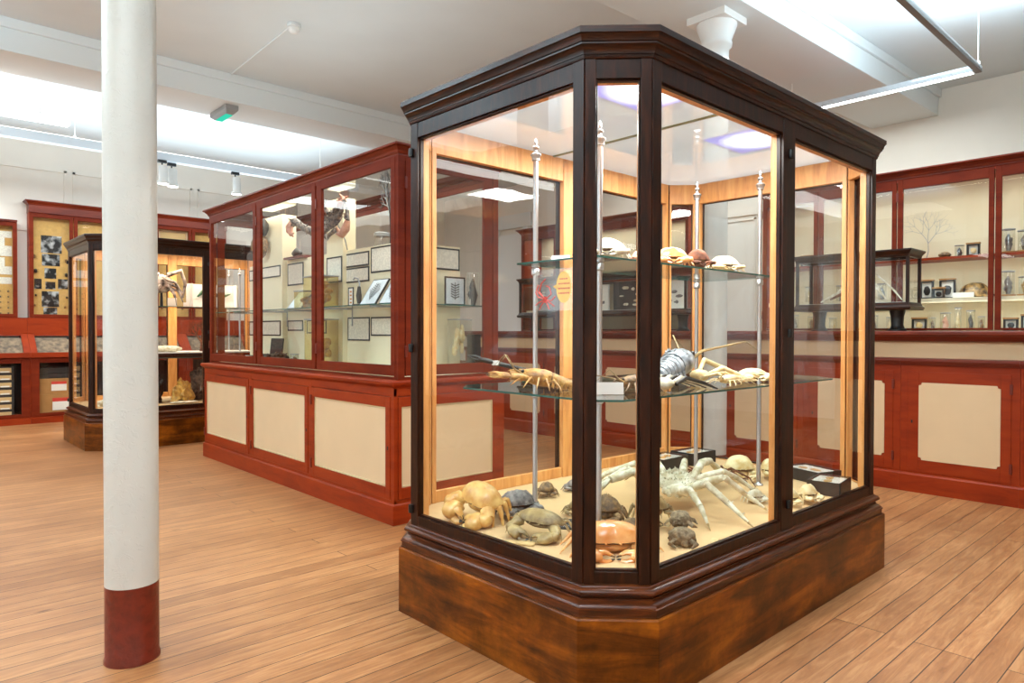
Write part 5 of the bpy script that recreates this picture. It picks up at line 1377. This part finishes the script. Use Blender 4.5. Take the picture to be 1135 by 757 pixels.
# seen through the crab case, under the table case
for k, y in enumerate((2.22, 2.36, 2.56, 2.72, 2.92, 3.08)):
    jar('specimen_jar', 'clear jar at counter level seen below the small table case, %s from the right' % ('first', 'second', 'third', 'fourth', 'fifth', 'sixth')[k], 6.60, y, S0, .034, .12 + .015 * (k % 3), M[('s_cream', 's_brown', 's_grey')[k % 3]], 70 + k, GJ)
for k, y in enumerate((2.30, 2.50, 2.66, 2.95, 3.15)):
    jar('specimen_jar', 'clear jar on the white shelf behind the small table case, %s from the right' % ('first', 'second', 'third', 'fourth', 'fifth')[k], 6.62, y, S1, .036, .15, M[('s_grey', 's_cream')[k % 2]], 80 + k, GJ)
for k, y in enumerate((4.35, 4.55, 5.0, 5.25, 5.75, 5.95, 6.35, 6.55)):
    jar('specimen_jar', 'clear jar in the cabinet left of the far column, top shelf, %s from the right' % ('first', 'second', 'third', 'fourth', 'fifth', 'sixth', 'seventh', 'eighth')[k], 6.62, y, S2, .036, .14, M[('s_grey', 's_cream', 's_brown')[k % 3]], 90 + k, GJ)
# inside the small table case
ZT = 1.5035
o = MB().tube([(6.2, 2.66, ZT + .02), (6.18, 2.5, ZT + .09), (6.2, 2.36, ZT + .22), (6.2, 2.22, ZT + .16), (6.2, 2.12, ZT + .03)], [.006, .02, .03, .022, .004], 10).tube([(6.2, 2.4, ZT + .2), (6.2, 2.2, ZT + .24), (6.2, 2.06, ZT + .10), (6.2, 2.0, ZT + .02)], [.004, .008, .008, .004], 7).build('white_coral', [M['s_white']], None, True)
tag(o, 'arched white branching specimen inside the small table case', 'specimen')
o = MB().tube([(6.16, 2.56, ZT + .04), (6.14, 2.42, ZT + .10), (6.15, 2.28, ZT + .035), (6.15, 2.2, ZT + .006)], [.008, .018, .02, .006], 9).build('brown_branch', [M['s_coral']], None, True)
tag(o, 'brown twig-like specimen lying inside the small table case', 'specimen')
# inside the long table case
def panel_in_case(lab, y1, y0, z0, z1, m, seed):
    t = thing('mounted_specimens_board', lab, 'panel', (6.22, (y0 + y1) / 2, z0), 'specimen panels in the long table case')
    MB().box(6.20, 6.23, y0, y1, z0, z1).build('board', m, t)
    rd = random.Random(seed); b = MB()
    for k in range(9): b.ell((6.196, rd.uniform(y0 + .06, y1 - .06), rd.uniform(z0 + .05, z1 - .04)), (.006, rd.uniform(.01, .045), rd.uniform(.008, .02)), 8, 6, 0, .1, k)
    b.build('white_specimens' if m is M['blackboard'] else 'grey_specimens', M['s_white'] if m is M['blackboard'] else M['s_grey'], t, True)
panel_in_case('black panel with white specimens inside the long table case', 5.0, 4.52, ZT, 1.82, M['blackboard'], 3)
panel_in_case('pale panel inside the long table case, right of the black one', 4.42, 4.05, ZT, 1.80, M['paper'], 4)
panel_in_case('pale panel inside the long table case, left of the black one', 5.36, 5.08, ZT, 1.80, M['paper'], 5)
panel_in_case('black panel with white specimens at the left end of the long table case', 6.30, 5.55, ZT, 1.83, M['blackboard'], 6)

# ================================================================= far oak case contents
d = 8.9
far = ((2.45, 8.75), (3.35, 8.75), (3.35, 9.15), (2.45, 9.15))
shelf_stand('chrome posts holding two glass shelves in the far oak case', [(2.42, 8.72), (3.42, 8.72), (2.42, 9.08), (3.42, 9.08)], .425,
            [([(2.05, 8.55), (3.75, 8.55), (3.75, 9.2), (2.05, 9.2)], .945), ([(2.2, 8.62), (3.7, 8.62), (3.7, 9.12), (2.2, 9.12)], 1.54)], 2.05)
t = thing('white_tray', 'flat white topped tray across the middle of the far oak case', 'tray', (2.9, 8.9, .955)); MB().box(2.15, 3.65, 8.58, 9.17, .954, 1.0).build('dark_edge', M['oak_h'], t); MB().box(2.16, 3.64, 8.59, 9.16, 1.0, 1.015).build('white_top', M['paper'], t)
b = MB()
b.ell((2.55, 8.85, 1.82), (.12, .10, .11), 18, 12, 0, .06, 3)
for s in (1, -1):
    b.tube([(2.55 + s * .05, 8.8, 1.92), (2.55 + s * .2, 8.8, 1.98), (2.55 + s * .25, 8.8, 1.83), (2.55 + s * .22, 8.8, 1.66)], [.028, .026, .022, .008], 8, 0)
    b.tube([(2.55 + s * .04, 8.76, 1.8), (2.55 + s * .10, 8.72, 1.7), (2.55 + s * .12, 8.7, 1.56)], [.022, .02, .006], 8, 0)
for k in range(3): b.tube([(2.55, 8.78, 1.88 - .04 * k), (2.66 + .02 * k, 8.72, 1.83 - .05 * k), (2.74, 8.70, 1.70 - .05 * k)], [.02, .018, .006], 7, 0)
b.tube([(2.55, 8.86, 1.72), (2.55, 8.86, 1.55)], [.012, .02], 8, 1)
o = b.build('skeleton_mount', [M['s_mount'] if 's_mount' in M else spec('glossy_bone', (186, 170, 162), (44, 38, 38), .18, 16, .2), M['black']], None, True); tag(o, 'glossy curled skeleton mount on the top shelf of the far oak case', 'skeleton')
t = thing('display_box', 'white open box with a green beetle on the top shelf of the far oak case', 'box', (3.1, 8.85, 1.549))
MB().box(2.84, 3.42, 8.86, 8.90, 1.549, 1.835).box(2.84, 2.87, 8.74, 8.86, 1.549, 1.835).box(3.39, 3.42, 8.74, 8.86, 1.549, 1.835).box(2.87, 3.39, 8.74, 8.86, 1.549, 1.56).build('box_body', M['white'], t)
MB().tube([(2.95, 8.84, 1.68), (3.0, 8.83, 1.735), (3.1, 8.83, 1.71), (3.28, 8.84, 1.70), (3.36, 8.84, 1.73)], [.01, .026, .028, .018, .004], 9).build('beetle', spec('green_beetle', (60, 110, 80), (30, 60, 50), .25, 20, .2), t, True)
for k, (x, z, w, h, lab) in enumerate(((2.62, 1.549, .10, .10, 'square white card on the top shelf of the far oak case'), (2.78, 1.549, .07, .05, 'small white card beside the white box in the far oak case'))):
    o = MB().box(x - w / 2, x + w / 2, 8.70, 8.704, z, z + h).build('blank_card', M['paper'], None); tag(o, lab, 'card')
o = MB().ell((2.55, 8.72, 1.052), (.19, .09, .04), 18, 10, 0, .04, 2).build('pale_bone', [M['s_white']], None, True); tag(o, 'long pale bone lying on the white tray in the far oak case', 'bone')
coral_fan(.36, .3, 33, M['s_coral'], 'brown_coral', 'bushy red-brown coral on the white tray in the far oak case', (3.0, 8.85, 1.0145), 0, 0, depth=4, r0=.022)
for (x, y, sx, sz, m, lab, sd) in ((2.44, 8.72, .09, .16, 's_dark', 'dark rounded rock at the bottom of the far oak case, beside the column', 5), (2.70, 8.60, .12, .13, 's_yellow', 'tilted tan rock at the bottom of the far oak case', 7), (3.06, 8.78, .17, .20, 's_rock', 'large pitted brown rock at the bottom of the far oak case', 9), (1.98, 8.50, .05, .04, 's_white', 'small white skull at the left end of the far oak case', 10), (1.86, 8.64, .05, .035, 's_white', 'small white stone at the far left corner of the far oak case', 11)):
    b = rock_mesh(sx, sx * .7, sz, sd * 1.7, .55)
    o = b.build('rock' if 'skull' not in lab else 'small_skull', [M[m]], None, True, sharp=35); place(tag(o, lab, 'rock' if 'skull' not in lab else 'skull'), (x, y, .4258 + .002), sd)
o = MB().ell((0, 0, .012), (.15, .09, .012), 20, 8, 0, .05, 2).build('white_slab', [M['s_white']], None, True); place(tag(o, 'flat white shell slab on the floor of the far oak case', 'slab'), (2.68, 8.50, .427))
o = MB().box(1.90, 2.0, 8.62, 8.625, 1.32, 1.42).build('blank_card', M['paper'], None)
bpy.data.objects.remove(o)

# ================================================================= insect cases on the back wall
YI = 11.655
GP = 'black and white photos in the insect case'
for k, (x0, x1, z0, z1, lab) in enumerate(((1.785, 2.033, 2.36, 2.605, 'black and white photo at the top of the tall insect case'), (1.795, 2.01, 2.18, 2.345, 'black and white photo second from the top in the tall insect case'), (1.825, 1.965, 2.0, 2.145, 'small square black and white photo third from the top in the tall insect case'),
        (1.705, 1.79, 1.85, 1.99, 'black and white photo at left of the middle row of three in the insect case'), (1.835, 1.954, 1.85, 1.955, 'smallest black and white photo, middle of the row of three in the insect case'), (1.985, 2.105, 1.86, 2.0, 'black and white photo at right of the middle row of three in the insect case'),
        (1.79, 1.996, 1.60, 1.82, 'large black and white photo below the row of three in the insect case'), (1.81, 1.973, 1.495, 1.59, 'black and white photo at the foot of the tall insect case'))):
    o = MB().box(x0, x1, YI, YI + .004, z0, z1).build('photo', M['photo'], None); tag(o, lab, 'photo', GP)
def insect(x, z, s, m, lab, group, wing=False):
    b = MB().ell((0, 0, 0), (s * .32, s * .22, s * .6), 8, 6, 0)
    if wing:
        for q in (1, -1): b.loft([[(q * s * .2, -.002, s * .3), (q * s * 1.3, -.004, s * .9), (q * s * 1.4, -.004, s * .1), (q * s * .9, -.003, -s * .6), (q * s * .2, -.002, -s * .3)]], 0, True)
    else:
        for q in (1, -1):
            for j in (-1, 0, 1): b.tube([(q * s * .25, 0, j * s * .3), (q * s * .75, 0, j * s * .45 - s * .1)], [s * .06, s * .02], 5, 0)
    o = b.build('butterfly' if wing else 'beetle', [m], None, True)
    o.location = (x, YI - .006 if not wing else YI - .01, z); return tag(o, lab, 'insect', group)
M['bug_dark'] = plain('beetle_black', rgb(30, 24, 22), .3); M['bug_blue'] = plain('butterfly_teal', rgb(40, 90, 96), .4); M['bug_brown'] = plain('moth_brown', rgb(130, 92, 50), .6)
for x, z, s, m in ((1.705, 2.30, .05, 'bug_brown'), (2.085, 2.26, .05, 'bug_brown'), (1.72, 2.10, .055, 'bug_dark'), (2.085, 2.06, .05, 'bug_dark'), (1.72, 1.76, .03, 'bug_dark'), (2.09, 1.74, .03, 'bug_dark'), (1.71, 1.62, .03, 'bug_brown'), (2.07, 1.60, .03, 'bug_brown')):
    insect(x, z, s, M[m], 'pinned beetle flanking the photos in the tall insect case', 'beetles beside the photos')
for k, (x, z) in enumerate(((2.26, 2.62), (2.40, 2.65), (2.55, 2.60), (2.30, 2.42), (2.46, 2.40))):
    insect(x, z, .05, M['bug_blue'], 'teal butterfly pinned in the insect case door left of the column', 'teal butterflies')
for k in range(14):
    insect(2.62 - .03 * (k % 2), 2.35 - k * .058, .022, M[('bug_dark', 'bug_brown', 'bug_blue')[k % 3]], 'small insect in the vertical row seen through the far oak case', 'row of small insects')
for i in range(4):
    for j in range(7):
        insect(2.80 + i * .10 + (j % 2) * .02, 1.60 + j * .13, .034, M[('bug_dark', 'bug_brown')[(i + j) % 2]], 'pinned moth or beetle in the insect case seen behind the skeleton mount', 'insects behind the far case')
for i in range(4):
    for j in range(4):
        insect(3.36 + i * .10, 1.62 + j * .26, .035, M[('bug_brown', 'bug_dark')[(i + j) % 2]], 'pinned insect in the wall case seen right of the skeleton mount', 'insects at the right of the wall case')
def tray_frame(x0, x1, z0, z1, lab):
    t = thing('insect_tray', lab, 'frame', ((x0 + x1) / 2, YI, z0))
    b = MB().box(x0, x1, YI - .02, YI + .003, z0, z0 + .03).box(x0, x1, YI - .02, YI + .003, z1 - .03, z1).box(x0, x0 + .03, YI - .02, YI + .003, z0 + .03, z1 - .03).box(x1 - .03, x1, YI - .02, YI + .003, z0 + .03, z1 - .03)
    b.build('frame', M['cream'], t); MB().box(x0 + .03, x1 - .03, YI - .002, YI + .003, z0 + .03, z1 - .03).build('backing', M['tanpaper'], t)
tray_frame(3.30, 3.74, 2.55, 2.84, 'cream framed tray at the top of the tall insect case, above the far oak case')
# pale label strips and small beetles of the left case
for k, (z0, z1) in enumerate(((2.53, 2.62), (2.28, 2.42), (2.03, 2.14), (1.90, 1.99))):
    o = MB().box(.52, 1.45, YI, YI + .004, z0, z1).build('label_strip', M['print_small'], None)
    tag(o, 'pale printed strip in the low insect case at the left edge, %s from the top' % ('first', 'second', 'third', 'fourth')[k], 'label strip')
for j in range(5):
    for i in range(6):
        insect(.98 + i * .085, 1.80 - j * .075, .02 + .004 * ((i + j) % 2), M[('bug_dark', 'bug_brown', 'bug_dark')[(i + j) % 3]], 'small pinned beetle in the lower rows of the low insect case', 'rows of small beetles')
for k, (x, z) in enumerate(((1.30, 2.47), (1.30, 2.20))):
    o = MB().box(x - .07, x + .07, YI - .002, YI + .003, z - .06, z + .06).build('paper_label', M['print_small'], None); tag(o, 'small white label in the low insect case at the left edge, %s one' % ('upper', 'lower')[k], 'label')
# boxes in the lower cupboards
def carton(x0, x1, z0, z1, lab):
    t = thing('cardboard_box', lab, 'box', ((x0 + x1) / 2, 11.52, z0))
    MB().box(x0, x1, 11.40, 11.66, z0, z1).build('box_body', M['kraft'], t, bevel=.004)
    w = x1 - x0; h = z1 - z0
    MB().box(x0 + .40 * w, x0 + .93 * w, 11.397, 11.40, z0 + .2 * h, z0 + .62 * h).build('white_label', M['paper'], t)
    MB().box(x0 + .40 * w, x0 + .93 * w, 11.397, 11.40, z0 + .62 * h, z0 + .8 * h).build('red_stripe', M['red_ink'], t)
carton(1.70, 2.12, .101, .385, 'lower brown cardboard carton with red striped label in the back cupboard')
carton(1.72, 2.06, .386, .60, 'upper brown cardboard carton with red striped label in the back cupboard')
for k in range(2):
    o = MB().box(1.72, 2.25, 11.42, 11.66, .601 + .075 * k, .672 + .075 * k).build('flat_box', M['binder'], None, bevel=.003); tag(o, 'flat dark box on top of the cartons in the back cupboard, %s one' % ('lower', 'upper')[k], 'box')
for k in range(7):
    t = thing('specimen_drawer_box', 'dark labelled box in the cupboard at the left edge, %s from the bottom' % ('first', 'second', 'third', 'fourth', 'fifth', 'sixth', 'seventh')[k], 'box', (1.2, 11.5, .101 + .098 * k), 'stack of dark labelled boxes')
    z = .101 + .098 * k
    MB().box(.95, 1.43, 11.38, 11.66, z, z + .095).build('box_body', M['binder'], t, bevel=.004)
    MB().box(1.25, 1.40, 11.377, 11.38, z + .012, z + .075).build('cream_label', M['tanpaper'], t)
    MB().box(1.28, 1.38, 11.374, 11.377, z + .015, z + .032).build('white_tag', M['paper'], t)
# ================================================================= light
def area(name, loc, size, size_y, power, col=(.97, .985, 1), rot=(0, 0, 0), spread=None):
    l = bpy.data.lights.new(name, 'AREA'); l.shape = 'RECTANGLE'; l.size = size; l.size_y = size_y
    l.energy = power; l.color = col
    if spread: l.spread = spread
    o = bpy.data.objects.new(name, l); COL.objects.link(o); o.location = loc; o.rotation_euler = rot
    return o
UP = (pi, 0, 0)
UPC = (.76, .90, 1.0)
# uplight / downlight of the pendant and the track, then room lights without fixtures
area('pendant_uplight', (5.4, 1.15, 3.45), 2.8, 1.9, 120, UPC, rot=UP)
area('pendant_downlight', (5.4, 2.4, 3.40), 2.6, 1.4, 50)
area('track_uplight', (2.0, 9.75, 3.30), 6.5, 2.4, 95, UPC, rot=UP)
area('track_downlight', (2.0, 10.3, 3.33), 6.0, .6, 110)
area('near_room_downlight', (-1.0, .2, 3.5), 3.5, 1.2, 70, (.97, .985, 1))  # unseen light added to fill the near end of the room
area('near_room_uplight', (-1.0, .2, 3.55), 4.0, 1.2, 290, UPC, rot=UP)  # unseen light added to lift the near ceiling
area('left_room_downlight', (-1.6, 5.5, 3.6), 1.4, 3.0, 34, (.97, .985, 1))  # unseen fill added over the left floor
area('far_right_downlight', (7.9, 4.5, 3.7), 1.2, 5.0, 60)
area('left_room_uplight', (-1.6, 5.5, 3.5), 1.4, 3.0, 320, UPC, rot=UP)  # upward fill added for the dim middle ceiling, source unseen
area('window_light', (-3.4, 5.1, 2.3), 4.2, 2.2, 38, (.74, .89, 1.0), rot=(0, radians(-90 - 52), 0))  # added cool fill, aimed up at the ceiling from the left wall
area('cabinet_top_uplight', (2.96, 5.4, 2.52),   .6, 3.0, 15, (.86, .94, 1.0), rot=UP)  # hidden fill added above the island to brighten the ceiling
# lamps of the display cases
for (x, y) in ((2.345, 1.725), (3.345, 1.775)):
    area('case_lamp', (x, y, 2.232), .40, .32, 25, (1, .96, .92))
area('case_lamp', (2.9, 2.3, 2.225), 1.6, .3, 20, (1, .95, .9))
area('far_case_lamp', (2.87, 8.85, 2.22), 1.8, .8, 52, (1, .74, .5))
area('island_lamp', (2.95, 5.5, 2.40), .5, 3.0, 26, (1, .93, .82))
area('jar_cabinet_lamp', (6.46, 1.8, 2.45), .06, 2.8, 5, (1, .95, .86), rot=(0, radians(-28), 0))  # unseen fill added to brighten the jar cabinet interior
area('jar_shelf_lamp', (6.46, 1.8, 1.83), .04, 2.8, 2.6, (1, .95, .86), rot=(0, radians(-40), 0))  # unseen fill added under both shelves, which block the upper one
area('jar_shelf_lamp', (6.46, 1.8, 1.49), .04, 2.8, 2.2, (1, .95, .86), rot=(0, radians(-40), 0))
area('jar_cabinet_lamp', (6.6, 5.4, 2.52), .2, 2.4, 6, (1, .93, .82))  # same added fill inside the farther cabinet
for x in (1.9, 2.75, 3.6, 1.0):
    area('insect_case_lamp', (x, 11.55, 3.05), .4, .1, 1.5)
w = bpy.data.worlds.new('World'); SC.world = w; w.use_nodes = True
w.node_tree.nodes['Background'].inputs[0].default_value = (1, .96, .9, 1)
w.node_tree.nodes['Background'].inputs[1].default_value = .3

# ================================================================= camera
f = 769.8; pitch, roll, yaw = radians(-.734), radians(.119), radians(47.18)
F = Vector((cos(yaw) * cos(pitch), sin(yaw) * cos(pitch), sin(pitch)))
R0 = Vector((sin(yaw), -cos(yaw), 0)); U0 = R0.cross(F)
R = R0 * cos(roll) + U0 * sin(roll); U = -R0 * sin(roll) + U0 * cos(roll)
cd = bpy.data.cameras.new('Camera'); cd.sensor_fit = 'HORIZONTAL'; cd.sensor_width = 36; cd.lens = f / 1135 * 36
cd.clip_start = .05; cd.clip_end = 100
cam = bpy.data.objects.new('Camera', cd); COL.objects.link(cam)
m = Matrix((R, U, -F)).transposed().to_4x4(); m.translation = Vector((0, 0, 1.25))
cam.matrix_world = m
SC.camera = cam
SC.view_settings.view_transform = 'Standard'
SC.view_settings.exposure = 0.03
SC.view_settings.use_white_balance = True
SC.view_settings.white_balance_temperature = 6250
SC.view_settings.white_balance_tint = 3
SC.cycles.transparent_max_bounces = 40
SC.cycles.max_bounces = 10
SC.cycles.diffuse_bounces = 5
SC.cycles.glossy_bounces = 5
SC.cycles.caustics_reflective = False
SC.cycles.caustics_refractive = False
SC.cycles.sample_clamp_indirect = 6
SC.cycles.use_denoising = True
